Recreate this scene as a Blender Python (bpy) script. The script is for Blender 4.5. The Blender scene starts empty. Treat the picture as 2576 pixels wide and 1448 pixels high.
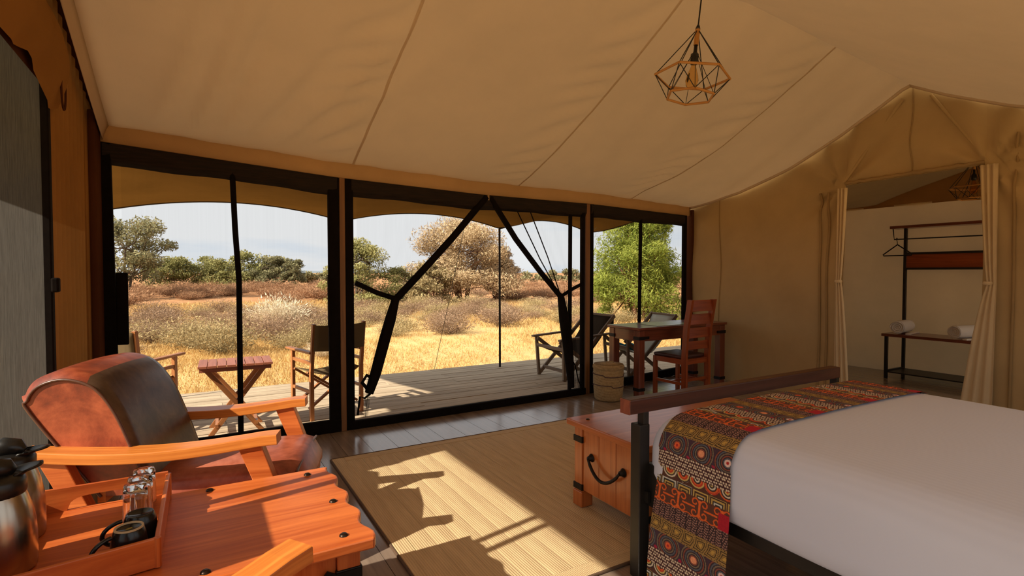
import bpy, bmesh, math, random
import numpy as np
from mathutils import Vector, Matrix

sc = bpy.context.scene
COL = sc.collection
rnd = random.Random(7)
rng = np.random.default_rng(11)
R = math.radians

# ------------------------------------------------------------------ camera
cam_d = bpy.data.cameras.new('camera')
cam_d.sensor_width = 36.0
cam_d.lens = 1350.0 / 2576.0 * 36.0
cam_d.clip_start = 0.02
cam_d.clip_end = 3000
cam = bpy.data.objects.new('camera', cam_d)
COL.objects.link(cam)
cam.location = (0, 0, 1.36)
cam.rotation_euler = (R(90 - 1.655), 0, R(-30.3))
sc.camera = cam

# ------------------------------------------------------------------ world
SKY = 0.93
world = bpy.data.worlds.new('sky')
sc.world = world
world.use_nodes = True
wn = world.node_tree
wn.nodes.clear()
def wnode(t, **k):
    n = wn.nodes.new(t)
    for a, b in k.items(): setattr(n, a, b)
    return n
tc = wnode('ShaderNodeTexCoord')
mp = wnode('ShaderNodeMapping'); mp.inputs['Scale'].default_value = (1.1, 1.1, 6.0)
nz = wnode('ShaderNodeTexNoise'); nz.inputs['Scale'].default_value = 2.0
nz.inputs['Detail'].default_value = 5.0; nz.inputs['Roughness'].default_value = .55
rp = wnode('ShaderNodeValToRGB')
rp.color_ramp.elements[0].position = .26; rp.color_ramp.elements[0].color = (.46, .54, .63, 1)
rp.color_ramp.elements[1].position = .46; rp.color_ramp.elements[1].color = (.65, .66, .665, 1)
bg = wnode('ShaderNodeBackground'); bg.inputs['Strength'].default_value = SKY
wo = wnode('ShaderNodeOutputWorld')
wn.links.new(tc.outputs['Generated'], mp.inputs['Vector'])
wn.links.new(mp.outputs['Vector'], nz.inputs['Vector'])
wn.links.new(nz.outputs['Fac'], rp.inputs['Fac'])
wn.links.new(rp.outputs['Color'], bg.inputs['Color'])
wn.links.new(bg.outputs['Background'], wo.inputs['Surface'])

# ------------------------------------------------------------------ sun
sun_d = bpy.data.lights.new('sun', 'SUN')
sun_d.energy = 6.6
sun_d.color = (1.0, .89, .72)
sun_d.angle = R(.6)
sun = bpy.data.objects.new('sun', sun_d)
COL.objects.link(sun)
SUNDIR = Vector((1.0, .2, -.73)).normalized()
sun.rotation_euler = SUNDIR.to_track_quat('-Z', 'Y').to_euler()

# ------------------------------------------------------------------ exposure
vs = sc.view_settings
vs.view_transform = 'Standard'
vs.look = 'None'
vs.exposure = 0.45
vs.gamma = 1.0
vs.use_curve_mapping = False

# ================================================================== materials
def S(c):
    """sRGB 0-255 triple to linear rgba"""
    o = []
    for k in c:
        k = k / 255.0
        o.append(k / 12.92 if k <= .04045 else ((k + .055) / 1.055) ** 2.4)
    return (o[0], o[1], o[2], 1.0)

class NT:
    def __init__(self, name):
        self.m = bpy.data.materials.new(name)
        self.m.use_nodes = True
        self.t = self.m.node_tree
        self.t.nodes.clear()
        self.out = self.n('ShaderNodeOutputMaterial')
    def n(self, typ, **k):
        x = self.t.nodes.new(typ)
        for a, b in k.items(): setattr(x, a, b)
        return x
    def l(self, a, b): self.t.links.new(a, b)
    def val(self, sock, v):
        if hasattr(v, 'default_value') or hasattr(v, 'is_linked'): self.l(v, sock)
        else: sock.default_value = v
    def math(self, op, a, b=None, c=None):
        x = self.n('ShaderNodeMath', operation=op)
        self.val(x.inputs[0], a)
        if b is not None: self.val(x.inputs[1], b)
        if c is not None: self.val(x.inputs[2], c)
        return x.outputs[0]
    def ramp(self, fac, stops):
        x = self.n('ShaderNodeValToRGB')
        el = x.color_ramp.elements
        while len(el) < len(stops): el.new(.5)
        for e, (p, c) in zip(el, stops):
            e.position = p; e.color = c
        self.l(fac, x.inputs['Fac'])
        return x.outputs['Color']
    def noise(self, vec, scale, detail=4, rough=.55, dist=0):
        x = self.n('ShaderNodeTexNoise')
        x.inputs['Scale'].default_value = scale
        x.inputs['Detail'].default_value = detail
        x.inputs['Roughness'].default_value = rough
        x.inputs['Distortion'].default_value = dist
        if vec is not None: self.l(vec, x.inputs['Vector'])
        return x.outputs['Fac']
    def coord(self, which='Object', scale=(1, 1, 1), jitter=False):
        t = self.n('ShaderNodeTexCoord')
        m = self.n('ShaderNodeMapping')
        m.inputs['Scale'].default_value = scale
        self.l(t.outputs[which], m.inputs['Vector'])
        if jitter:
            oi = self.n('ShaderNodeObjectInfo')
            cm = self.n('ShaderNodeCombineXYZ')
            self.l(self.math('MULTIPLY', oi.outputs['Random'], 37.0), cm.inputs[0])
            self.l(self.math('MULTIPLY', oi.outputs['Random'], 91.0), cm.inputs[1])
            self.l(cm.outputs[0], m.inputs['Location'])
        return m.outputs['Vector']
    def mix(self, fac, a, b):
        x = self.n('ShaderNodeMix', data_type='RGBA')
        self.val(x.inputs['Factor'], fac)
        self.val(x.inputs[6], a); self.val(x.inputs[7], b)
        return x.outputs[2]
    def bump(self, h, strength, dist=.002):
        b = self.n('ShaderNodeBump')
        b.inputs['Strength'].default_value = strength
        b.inputs['Distance'].default_value = dist
        self.l(h, b.inputs['Height'])
        return b.outputs['Normal']
    def pbr(self, color, rough=.5, metal=0.0, normal=None, **k):
        p = self.n('ShaderNodeBsdfPrincipled')
        self.val(p.inputs['Base Color'], color)
        self.val(p.inputs['Roughness'], rough)
        p.inputs['Metallic'].default_value = metal
        for a, b in k.items(): self.val(p.inputs[a.replace('_', ' ')], b)
        if normal is not None: self.l(normal, p.inputs['Normal'])
        self.l(p.outputs[0], self.out.inputs['Surface'])
        return self.m

def wood(name, dark, light, rough=.4, sx=1.6, sy=26, spec=.5, bump=.15, coat=0.0):
    q = NT(name)
    v = q.coord('UV', (sx, sy, 1), jitter=True)
    a = q.noise(v, 1.0, 5, .6, 1.2)
    v2 = q.coord('UV', (sx * .5, sy * 5, 1), jitter=True)
    b = q.noise(v2, 1.0, 3, .6)
    f = q.math('ADD', q.math('MULTIPLY', a, .75), q.math('MULTIPLY', b, .25))
    c = q.ramp(f, [(.32, S(dark)), (.66, S(light))])
    return q.pbr(c, rough, normal=q.bump(f, bump), **{'Specular_IOR_Level': spec, 'Coat_Weight': coat, 'Coat_Roughness': .12})

def plain(name, col, rough=.5, metal=0.0, var=.12, scale=8, bump=0.0, **k):
    q = NT(name)
    v = q.coord('Object')
    f = q.noise(v, scale, 4)
    c = S(col)
    lo = tuple(x * (1 - var) for x in c[:3]) + (1,)
    hi = tuple(min(1, x * (1 + var)) for x in c[:3]) + (1,)
    nrm = q.bump(f, bump) if bump else None
    return q.pbr(q.ramp(f, [(.3, lo), (.7, hi)]), rough, metal, nrm, **k)

def canvas(name, col, var=.12, weave=420, trans=.0, tcol=None):
    q = NT(name)
    v = q.coord('Object')
    f = q.noise(v, 1.7, 5, .6)
    c = S(col)
    lo = tuple(x * (1 - var) for x in c[:3]) + (1,)
    hi = tuple(min(1, x * (1 + var)) for x in c[:3]) + (1,)
    cc = q.ramp(f, [(.35, lo), (.65, hi)])
    w = q.noise(v, weave, 1)
    w2 = q.noise(v, 14, 4)
    nrm = q.bump(q.math('ADD', q.math('MULTIPLY', w, .15), w2), .25, .008)
    d = q.n('ShaderNodeBsdfDiffuse'); q.l(cc, d.inputs['Color']); q.l(nrm, d.inputs['Normal'])
    if trans:
        t = q.n('ShaderNodeBsdfTranslucent')
        t.inputs['Color'].default_value = S(tcol or col)
        mx = q.n('ShaderNodeMixShader'); mx.inputs[0].default_value = trans
        q.l(d.outputs[0], mx.inputs[1]); q.l(t.outputs[0], mx.inputs[2])
        q.l(mx.outputs[0], q.out.inputs['Surface'])
    else:
        q.l(d.outputs[0], q.out.inputs['Surface'])
    return q.m

def netting(name, col, cover, tcol=None, fine=False):
    """insect gauze: the threads hide more of what lies behind the more obliquely one looks through them"""
    q = NT(name)
    g = q.n('ShaderNodeNewGeometry')
    dp = q.n('ShaderNodeVectorMath', operation='DOT_PRODUCT')
    q.l(g.outputs['Normal'], dp.inputs[0]); q.l(g.outputs['Incoming'], dp.inputs[1])
    cs = q.math('MAXIMUM', q.math('ABSOLUTE', dp.outputs['Value']), .05)
    v = q.coord('Object', (160, 160, 2.5) if fine else (55, 55, .6))
    st = q.noise(v, 1.0, 3, .7)
    st = q.math('MULTIPLY_ADD', st, .5, .75) if fine else q.math('MULTIPLY_ADD', st, .9, .55)
    cov = q.math('MINIMUM', q.math('DIVIDE', q.math('MULTIPLY', st, cover), cs), .998 if fine else .96)
    d = q.n('ShaderNodeBsdfDiffuse'); d.inputs['Color'].default_value = S(col)
    t = q.n('ShaderNodeBsdfTranslucent'); t.inputs['Color'].default_value = S(tcol or col)
    if fine:
        wv = q.noise(q.coord('Object', (90, 90, 9)), 1.0, 4, .75)
        cc = q.ramp(wv, [(.3, tuple(x * .72 for x in S(col)[:3]) + (1,)), (.7, tuple(x * 1.3 for x in S(col)[:3]) + (1,))])
        q.l(cc, d.inputs['Color']); q.l(cc, t.inputs['Color'])
    a = q.n('ShaderNodeMixShader'); a.inputs[0].default_value = .5
    q.l(d.outputs[0], a.inputs[1]); q.l(t.outputs[0], a.inputs[2])
    tr = q.n('ShaderNodeBsdfTransparent')
    m = q.n('ShaderNodeMixShader')
    q.l(cov, m.inputs[0]); q.l(tr.outputs[0], m.inputs[1]); q.l(a.outputs[0], m.inputs[2])
    q.l(m.outputs[0], q.out.inputs['Surface'])
    return q.m

def foliage(name, dark, light, trans=.25):
    q = NT(name)
    at = q.n('ShaderNodeAttribute', attribute_name='tint')
    oi = q.n('ShaderNodeObjectInfo')
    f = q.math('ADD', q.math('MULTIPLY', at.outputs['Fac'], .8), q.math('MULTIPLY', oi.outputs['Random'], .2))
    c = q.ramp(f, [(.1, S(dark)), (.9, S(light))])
    d = q.n('ShaderNodeBsdfDiffuse'); q.l(c, d.inputs['Color'])
    t = q.n('ShaderNodeBsdfTranslucent'); q.l(c, t.inputs['Color'])
    m = q.n('ShaderNodeMixShader'); m.inputs[0].default_value = trans
    q.l(d.outputs[0], m.inputs[1]); q.l(t.outputs[0], m.inputs[2])
    q.l(m.outputs[0], q.out.inputs['Surface'])
    return q.m

def leather(name, base, worn, dark, rough=.38):
    q = NT(name)
    v = q.coord('Object')
    a = q.noise(v, 5.5, 6, .62, .6)
    b = q.noise(v, 22, 5, .6)
    f = q.math('ADD', q.math('MULTIPLY', a, .7), q.math('MULTIPLY', b, .3))
    c = q.ramp(f, [(.30, S(dark)), (.48, S(base)), (.68, S(worn))])
    fine = q.noise(v, 260, 2)
    return q.pbr(c, rough, normal=q.bump(q.math('ADD', f, q.math('MULTIPLY', fine, .3)), .3, .003))

M = {}
M['liner'] = canvas('roof_liner_cotton', (214, 190, 160), .05, trans=.20)
M['valance'] = canvas('valance_cotton', (200, 164, 118), .06)
M['seam'] = canvas('seam_cotton', (218, 194, 164), .04, trans=.20)
M['wall'] = canvas('wall_canvas', (184, 156, 112), .07)
M['wallseam'] = canvas('wall_seam_canvas', (160, 132, 92), .08)
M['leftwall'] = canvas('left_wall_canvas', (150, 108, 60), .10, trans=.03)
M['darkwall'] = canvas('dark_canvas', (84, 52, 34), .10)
M['awning'] = canvas('awning_canvas', (120, 94, 54), .08)
M['fly'] = canvas('roof_fly_canvas', (208, 194, 168), .05, trans=.58)
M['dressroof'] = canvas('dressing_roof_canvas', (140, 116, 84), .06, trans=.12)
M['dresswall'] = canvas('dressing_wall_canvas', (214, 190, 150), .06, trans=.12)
M['curtain'] = canvas('door_curtain_cotton', (208, 184, 146), .07)
M['black_frame'] = plain('black_webbing', (24, 19, 16), .9, var=.2, scale=20, Specular_IOR_Level=.08)
M['black_metal'] = plain('black_painted_steel', (30, 26, 22), .42, var=.25, scale=15, bump=.1)
M['iron'] = plain('forged_iron', (36, 31, 28), .45, .6, var=.3, scale=60, bump=.4)
M['stud'] = plain('dark_stud_metal', (58, 46, 38), .35, .8, var=.2, scale=40)
M['steel'] = plain('brushed_steel', (196, 184, 168), .24, 1.0, var=.06, scale=3)
M['blackplastic'] = plain('black_plastic', (28, 26, 24), .32, var=.1)
M['mug'] = plain('black_glaze', (26, 24, 23), .22, var=.1)
M['mugrim'] = plain('bare_clay_rim', (196, 172, 136), .7)
M['mugmark'] = plain('yellow_stamp', (150, 130, 40), .6)
M['redwood'] = wood('orange_red_wood', (170, 74, 30), (226, 126, 62), .33, 1.2, 16)
M['armwood'] = wood('honey_teak', (188, 98, 36), (232, 146, 66), .35, 1.4, 20)
M['chestwood'] = wood('chest_teak', (164, 84, 36), (206, 120, 60), .35, 1.4, 18, coat=.5)
M['deskwood'] = wood('desk_mahogany', (92, 44, 30), (136, 72, 48), .28, 1.3, 20, coat=.3)
M['chairwood'] = wood('chair_mahogany', (120, 52, 22), (172, 84, 40), .3, 1.4, 20)
M['railwood'] = wood('bed_rail_wood', (58, 28, 18), (88, 46, 32), .4, 1.3, 20)
M['endgrain'] = wood('rail_end_grain', (120, 56, 38), (160, 88, 62), .5, 9, 9)
M['post'] = wood('tent_post_wood', (116, 80, 46), (150, 106, 64), .6, 1.2, 20)
M['floor'] = wood('floor_laminate', (122, 104, 90), (158, 140, 124), .17, .9, 12, .8, .06)
M['deck'] = wood('weathered_decking', (150, 132, 110), (206, 186, 158), .8, .8, 16, .2, .5)
M['outwood'] = wood('safari_chair_wood', (128, 76, 40), (186, 122, 70), .45, 1.4, 20)
M['slatwood'] = wood('folding_table_wood', (140, 78, 56), (184, 112, 84), .45, 1.2, 18)
M['greywood'] = wood('weathered_lounger_wood', (96, 78, 62), (150, 126, 102), .7, 1.2, 18)
M['olive'] = canvas('olive_sling_canvas', (112, 96, 72), .08)
M['darkcanvas'] = canvas('charcoal_sling_canvas', (62, 54, 46), .08)
M['palecushion'] = canvas('pale_grey_cushion', (190, 190, 176), .06)
M['teal'] = canvas('teal_cloth', (40, 128, 150), .06)
M['towel'] = canvas('white_towelling', (236, 226, 216), .03, weave=700)
M['leather'] = leather('worn_brown_leather', (138, 62, 38), (186, 96, 60), (84, 38, 26))
M['leatherfront'] = leather('shaded_worn_leather', (88, 66, 50), (120, 98, 76), (56, 38, 28), .3)  # same leather darkened for the shade on the backrest front, with its stains
M['seatleather'] = leather('rust_seat_leather', (160, 84, 62), (196, 118, 92), (110, 52, 38), .36)
M['piping'] = plain('leather_piping', (92, 58, 44), .35)
M['rugband'] = plain('dark_rug_border', (98, 76, 58), .95, var=.12, scale=90, bump=.4)
M['lampwood'] = wood('lamp_rim_wood', (164, 108, 46), (208, 150, 78), .5, 3, 30)
M['cable'] = plain('black_cable', (18, 15, 13), .5)
M['netblack'] = netting('front_insect_net', (40, 36, 32), .085)
M['netgrey'] = netting('left_insect_net', (66, 64, 61), .24, fine=True)
M['glass_leafdummy'] = None
q = NT('rolled_net'); M['rollnet'] = q.pbr(q.ramp(q.noise(q.coord('Object', (3, 3, 40)), 2.0), [(.3, S((22, 17, 13))), (.7, S((44, 31, 21)))]), .9)

# sheet: white cotton with faint satin stripe
q = NT('white_bed_linen')
v = q.coord('Object')
f = q.noise(v, 3.0, 5)
w = q.n('ShaderNodeTexWave', wave_type='BANDS', bands_direction='X')
w.inputs['Scale'].default_value = 14.0; w.inputs['Distortion'].default_value = .15
q.l(v, w.inputs['Vector'])
c = q.mix(q.math('MULTIPLY', w.outputs['Fac'], .12), S((224, 230, 250)), S((202, 208, 228)))
M['linen'] = q.pbr(c, .75, normal=q.bump(q.math('ADD', f, q.math('MULTIPLY', w.outputs['Fac'], .04)), .25, .02))

# woven mat strip
q = NT('woven_palm_mat')
v = q.coord('UV')
w = q.n('ShaderNodeTexWave', wave_type='BANDS', bands_direction='Y'); w.inputs['Scale'].default_value = 26.0
w.inputs['Distortion'].default_value = .8; w.inputs['Detail Scale'].default_value = 2.0
q.l(v, w.inputs['Vector'])
w2 = q.n('ShaderNodeTexWave', wave_type='BANDS', bands_direction='X'); w2.inputs['Scale'].default_value = 34.0
q.l(v, w2.inputs['Vector'])
n1 = q.noise(q.coord('UV', (3, 30, 1), True), 1.0, 5, .65)
hh = q.math('ADD', q.math('MULTIPLY', w.outputs['Fac'], .55), q.math('MULTIPLY', w2.outputs['Fac'], .35))
ff = q.math('ADD', q.math('MULTIPLY', hh, .35), q.math('MULTIPLY', n1, .8))
M['mat'] = q.pbr(q.ramp(ff, [(.25, S((184, 156, 116))), (.75, S((226, 198, 152)))]), .85, normal=q.bump(hh, .6, .004))

# basket weave
q = NT('sisal_basket')
v = q.coord('Object')
w = q.n('ShaderNodeTexWave', wave_type='BANDS', bands_direction='Z'); w.inputs['Scale'].default_value = 26.0
w.inputs['Distortion'].default_value = .6
q.l(v, w.inputs['Vector'])
n1 = q.noise(v, 60, 3)
ff = q.math('ADD', q.math('MULTIPLY', w.outputs['Fac'], .4), q.math('MULTIPLY', n1, .6))
M['basket'] = q.pbr(q.ramp(ff, [(.3, S((138, 114, 76))), (.7, S((190, 164, 118)))]), .9, normal=q.bump(ff, .6, .006))
M['basketband'] = plain('dark_basket_band', (92, 70, 66), .9, var=.2, scale=60)

# glass
q = NT('clear_glass')
gl = q.n('ShaderNodeBsdfGlass'); gl.inputs['IOR'].default_value = 1.45; gl.inputs['Roughness'].default_value = .01
gl.inputs['Color'].default_value = (.97, .97, .97, 1)
q.l(gl.outputs[0], q.out.inputs['Surface'])
M['glass'] = q.m
q = NT('amber_bulb_glass')
gl = q.n('ShaderNodeBsdfGlass'); gl.inputs['IOR'].default_value = 1.1; gl.inputs['Roughness'].default_value = .05
gl.inputs['Color'].default_value = (.95, .78, .5, 1)
q.l(gl.outputs[0], q.out.inputs['Surface'])
M['bulb'] = q.m

# printed runner cloth: colours are the print, stored on the cloth's own vertices
q = NT('printed_runner_cotton')
at = q.n('ShaderNodeAttribute', attribute_name='print')
wv = q.noise(q.coord('UV'), 900, 1)
M['runner'] = q.pbr(at.outputs['Color'], .85, normal=q.bump(wv, .2, .001))

# savanna soil
q = NT('savanna_ground')
v = q.coord('Object')
a = q.noise(v, .09, 6, .6); b = q.noise(v, 1.4, 6, .7); e = q.noise(v, 14, 4, .7)
f = q.math('ADD', q.math('MULTIPLY', a, .45), q.math('ADD', q.math('MULTIPLY', b, .3), q.math('MULTIPLY', e, .25)))
straw = q.ramp(f, [(.3, S((172, 138, 92))), (.5, S((208, 174, 120))), (.7, S((232, 200, 138)))])
red = q.ramp(b, [(.3, S((156, 106, 74))), (.7, S((196, 146, 108)))])
# distance from the deck (object space y/x): red soil further out, in patches
sep = q.n('ShaderNodeSeparateXYZ'); q.l(v, sep.inputs[0])
dist = q.math('SQRT', q.math('ADD', q.math('MULTIPLY', sep.outputs[0], sep.outputs[0]), q.math('MULTIPLY', sep.outputs[1], sep.outputs[1])))
far = q.n('ShaderNodeMapRange'); q.l(dist, far.inputs['Value'])
far.inputs['From Min'].default_value = 17; far.inputs['From Max'].default_value = 34
fac = q.math('MULTIPLY', far.outputs[0], .85)
M['ground'] = q.pbr(q.mix(fac, straw, red), 1.0, normal=q.bump(e, .5, .05), **{'Specular_IOR_Level': .05})
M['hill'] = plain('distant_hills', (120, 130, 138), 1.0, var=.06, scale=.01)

M['acacia'] = foliage('acacia_leaves', (92, 94, 52), (188, 182, 124))
M['greytree'] = foliage('grey_green_leaves', (92, 92, 66), (172, 166, 126))
M['drytree'] = foliage('dry_twig_leaves', (140, 118, 86), (226, 202, 164))
M['greenbush'] = foliage('feathery_green_leaves', (84, 102, 34), (184, 192, 98), .35)
M['russet'] = foliage('russet_scrub', (118, 86, 62), (196, 156, 122))
M['mauve'] = foliage('grey_brown_scrub', (108, 88, 70), (180, 152, 126))
M['sage'] = foliage('sage_scrub', (120, 106, 76), (206, 186, 140))
M['pale'] = foliage('pale_seed_heads', (180, 160, 126), (240, 228, 204))
M['straw'] = foliage('straw_grass', (176, 142, 92), (232, 200, 138), .3)
M['bark'] = plain('reddish_bark', (112, 74, 52), .95, var=.3, scale=12, bump=.5)
M['greybark'] = plain('grey_bark', (92, 78, 62), .95, var=.3, scale=12, bump=.5)

# ================================================================== mesh builder
class MB:
    def __init__(self):
        self.v = []; self.f = []; self.uv = []; self.sm = []; self.mi = []
        self.cur = 0
    def add(self, vs_, fs, uvs, smooth=False):
        o = len(self.v)
        self.v += [tuple(p) for p in vs_]
        for f_, u in zip(fs, uvs):
            self.f.append([i + o for i in f_]); self.uv.append(u); self.sm.append(smooth); self.mi.append(self.cur)
        return self
    def box(self, c, s, rot=None):
        hx, hy, hz = s[0] / 2, s[1] / 2, s[2] / 2
        P = [Vector((x, y, z)) for x in (-hx, hx) for y in (-hy, hy) for z in (-hz, hz)]
        F = [(0, 1, 3, 2), (4, 6, 7, 5), (0, 4, 5, 1), (2, 3, 7, 6), (0, 2, 6, 4), (1, 5, 7, 3)]
        ax = [0, 1, 2]
        la = max(ax, key=lambda k: s[k])
        U = []
        for f_ in F:
            nrm = (P[f_[1]] - P[f_[0]]).cross(P[f_[2]] - P[f_[0]])
            na = max(ax, key=lambda k: abs(nrm[k]))
            oth = [k for k in ax if k != na]
            if la in oth:
                ua = la; va = [k for k in oth if k != la][0]
            else: ua, va = oth
            off = na * .37
            U.append([(P[i][ua] + off, P[i][va] + off + na * .11) for i in f_])
        if rot is not None: P = [rot @ p for p in P]
        c = Vector(c)
        return self.add([p + c for p in P], F, U)
    def bb(self, a, b):
        return self.box([(a[i] + b[i]) / 2 for i in range(3)], [abs(b[i] - a[i]) for i in range(3)])
    def bar(self, a, b, w, h, up=(0, 0, 1)):
        """box from a to b; w across, h along up"""
        a, b = Vector(a), Vector(b); d = b - a; L = d.length; d.normalize()
        up = Vector(up)
        y = up.cross(d)
        if y.length < 1e-4: y = Vector((0, 1, 0)).cross(d)
        y.normalize(); z = d.cross(y)
        m = Matrix((d, y, z)).transposed()
        return self.box((a + b) / 2, (L, w, h), m)
    def tube(self, path, r, n=8, cap=True, smooth=True):
        path = [Vector(p) for p in path]
        k = len(path)
        rs = r if isinstance(r, (list, tuple)) else [r] * k
        t0 = (path[1] - path[0]).normalized()
        ref = Vector((0, 0, 1)) if abs(t0.z) < .9 else Vector((1, 0, 0))
        u = t0.cross(ref).normalized()
        V = []; L = 0; Ls = []
        for i, p in enumerate(path):
            if i: L += (p - path[i - 1]).length
            Ls.append(L)
            t = (path[min(i + 1, k - 1)] - path[max(i - 1, 0)])
            t = t.normalized() if t.length > 1e-9 else t0
            u = (u - t * u.dot(t)).normalized(); w = t.cross(u)
            for j in range(n):
                a = 2 * math.pi * j / n
                V.append(p + (u * math.cos(a) + w * math.sin(a)) * rs[i])
        F = []; U = []
        for i in range(k - 1):
            for j in range(n):
                j2 = (j + 1) % n
                F.append((i * n + j, i * n + j2, (i + 1) * n + j2, (i + 1) * n + j))
                c = .03
                U.append([(Ls[i], j * c), (Ls[i], (j + 1) * c), (Ls[i + 1], (j + 1) * c), (Ls[i + 1], j * c)])
        self.add(V, F, U, smooth)
        if cap:
            for i, rev in ((0, True), (k - 1, False)):
                idx = [i * n + j for j in range(n)]
                if rev: idx.reverse()
                self.add([V[q_] for q_ in idx], [tuple(range(n))], [[(0, 0)] * n])
        return self
    def lathe(self, prof, n=24, c=(0, 0, 0), rot=None, smooth=True):
        V = []; F = []; U = []
        c = Vector(c)
        for (r_, z_) in prof:
            for j in range(n):
                a = 2 * math.pi * j / n
                p = Vector((r_ * math.cos(a), r_ * math.sin(a), z_))
                if rot is not None: p = rot @ p
                V.append(c + p)
        for i in range(len(prof) - 1):
            for j in range(n):
                j2 = (j + 1) % n
                F.append((i * n + j, i * n + j2, (i + 1) * n + j2, (i + 1) * n + j))
                U.append([(j / n, prof[i][1]), ((j + 1) / n, prof[i][1]), ((j + 1) / n, prof[i + 1][1]), (j / n, prof[i + 1][1])])
        return self.add(V, F, U, smooth)
    def grid(self, P, uvs=None, smooth=True, flip=False):
        """P[i][j] -> points"""
        ni, nj = len(P), len(P[0])
        V = [p for row in P for p in row]
        F = []; U = []
        for i in range(ni - 1):
            for j in range(nj - 1):
                q4 = [(i, j), (i + 1, j), (i + 1, j + 1), (i, j + 1)]
                if flip: q4.reverse()
                F.append(tuple(a * nj + b for a, b in q4))
                if uvs: U.append([uvs[a][b] for a, b in q4])
                else: U.append([(a / (ni - 1), b / (nj - 1)) for a, b in q4])
        return self.add(V, F, U, smooth)
    def prism(self, pts, axis, lo, hi, smooth=False):
        """2-D outline extruded along axis 0/1/2 from lo to hi"""
        oth = [k for k in (0, 1, 2) if k != axis]
        def mk(p, h):
            w = [0, 0, 0]; w[oth[0]], w[oth[1]] = p; w[axis] = h
            return tuple(w)
        n = len(pts)
        V = [mk(p, lo) for p in pts] + [mk(p, hi) for p in pts]
        F = [tuple(range(n)), tuple(range(2 * n - 1, n - 1, -1))]
        U = [[tuple(p) for p in pts], [tuple(p) for p in reversed(pts)]]
        L = 0
        for i in range(n):
            j = (i + 1) % n
            d = math.dist(pts[i], pts[j])
            F.append((j, i, i + n, j + n)); U.append([(L + d, lo), (L, lo), (L, hi), (L + d, hi)])
            L += d
        return self.add(V, F, U, smooth)
    def build(self, name, mat, parent=None, bevel=0, seg=2, kind=None, solid=0, smooth=None, autos=None):
        me = bpy.data.meshes.new(name)
        me.from_pydata(self.v, [], self.f)
        if smooth is not None: self.sm = [smooth] * len(self.f)
        me.polygons.foreach_set('use_smooth', self.sm)
        ul = me.uv_layers.new(name='UVMap')
        flat = [c for u in self.uv for p in u for c in p]
        ul.data.foreach_set('uv', flat)
        mats = mat if isinstance(mat, (list, tuple)) else [mat]
        for m_ in mats: me.materials.append(m_)
        if len(mats) > 1: me.polygons.foreach_set('material_index', self.mi)
        bm = bmesh.new(); bm.from_mesh(me)
        bmesh.ops.recalc_face_normals(bm, faces=bm.faces)
        bm.to_mesh(me); bm.free()
        me.update()
        return link(name, me, parent, bevel, seg, kind, solid)

def link(name, me, parent=None, bevel=0, seg=2, kind=None, solid=0):
    o = bpy.data.objects.new(name, me)
    COL.objects.link(o)
    if parent is not None: o.parent = parent
    if solid:
        m_ = o.modifiers.new('solid', 'SOLIDIFY'); m_.thickness = solid; m_.offset = 0
    if bevel:
        m_ = o.modifiers.new('bevel', 'BEVEL'); m_.width = bevel; m_.segments = seg
        m_.limit_method = 'ANGLE'; m_.angle_limit = R(40)
    if kind: o['kind'] = kind
    return o

def tag(o, label=None, cat=None, group=None, kind=None):
    if label: o['label'] = label
    if cat: o['category'] = cat
    if group: o['group'] = group
    if kind: o['kind'] = kind
    return o

def thing(name, label, cat, loc=(0, 0, 0), rz=0, group=None):
    o = bpy.data.objects.new(name, None)
    o.empty_display_size = .1
    COL.objects.link(o)
    o.location = loc; o.rotation_euler = (0, 0, rz)
    return tag(o, label, cat, group)

def struct(name, loc=(0, 0, 0), label=None):
    o = bpy.data.objects.new(name, None)
    COL.objects.link(o)
    o.location = loc
    o['kind'] = 'structure'
    if label: o['label'] = label
    return o

def copy_tree(o, parent=None):
    c = o.copy(); COL.objects.link(c)
    if parent is not None: c.parent = parent
    for ch in list(o.children): copy_tree(ch, c)
    return c

def interp(x, xs, ys): return float(np.interp(x, xs, ys))

# ================================================================== tent shell
XL, XR, YB = -0.62, 5.75, -0.45
YR = 2.47
def fy(x):
    return 4.66 + (x + .6) * .0225 if x <= 3.75 else 4.758 + (x - 3.75) * .165
def zv(x): return interp(x, [-.6, 1.0, 2.4, 5.75], [2.26, 2.16, 2.12, 2.12])     # valance foot
def zridge(x): return interp(x, [-.6, 1.5, 3.4, 5.75], [3.06, 3.2, 3.25, 3.09])
QX = [0, .1, .24, .45, .7, .85, 1]; QY = [1, .82, .61, .35, .125, .05, 0]
def roof(x, y):
    if y >= YR: L = fy(x) - .02 - YR; ze = zv(x) + .11
    else: L = YR - YB; ze = 2.16
    qd = min(1, abs(y - YR) / L)
    s = interp(x, [-.6, 1.0, 3.0, 5.6], [.12, .12, .40, 1.0])
    h = (1 - s) * (1 - qd) + s * interp(qd, QX, QY)
    return ze + (zridge(x) - ze) * h

# --- floor boards
fl = struct('floor')
w = .195
xx = XL
bi = 0
me_cache = {}
while xx < 8.4:
    ylo, yhi = (-.45, fy(min(xx, 5.75)) - .01) if xx < XR else (.9, 4.35)
    b = MB(); ww = min(w, 8.4 - xx) - .003
    b.bb((xx, ylo, -.025), (xx + ww, yhi, 0)).build('board', M['floor'], fl)
    xx += w; bi += 1
MB().bb((XL, YB, -.06), (8.4, 4.6, -.03)).build('subfloor', M['darkwall'], fl)

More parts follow.
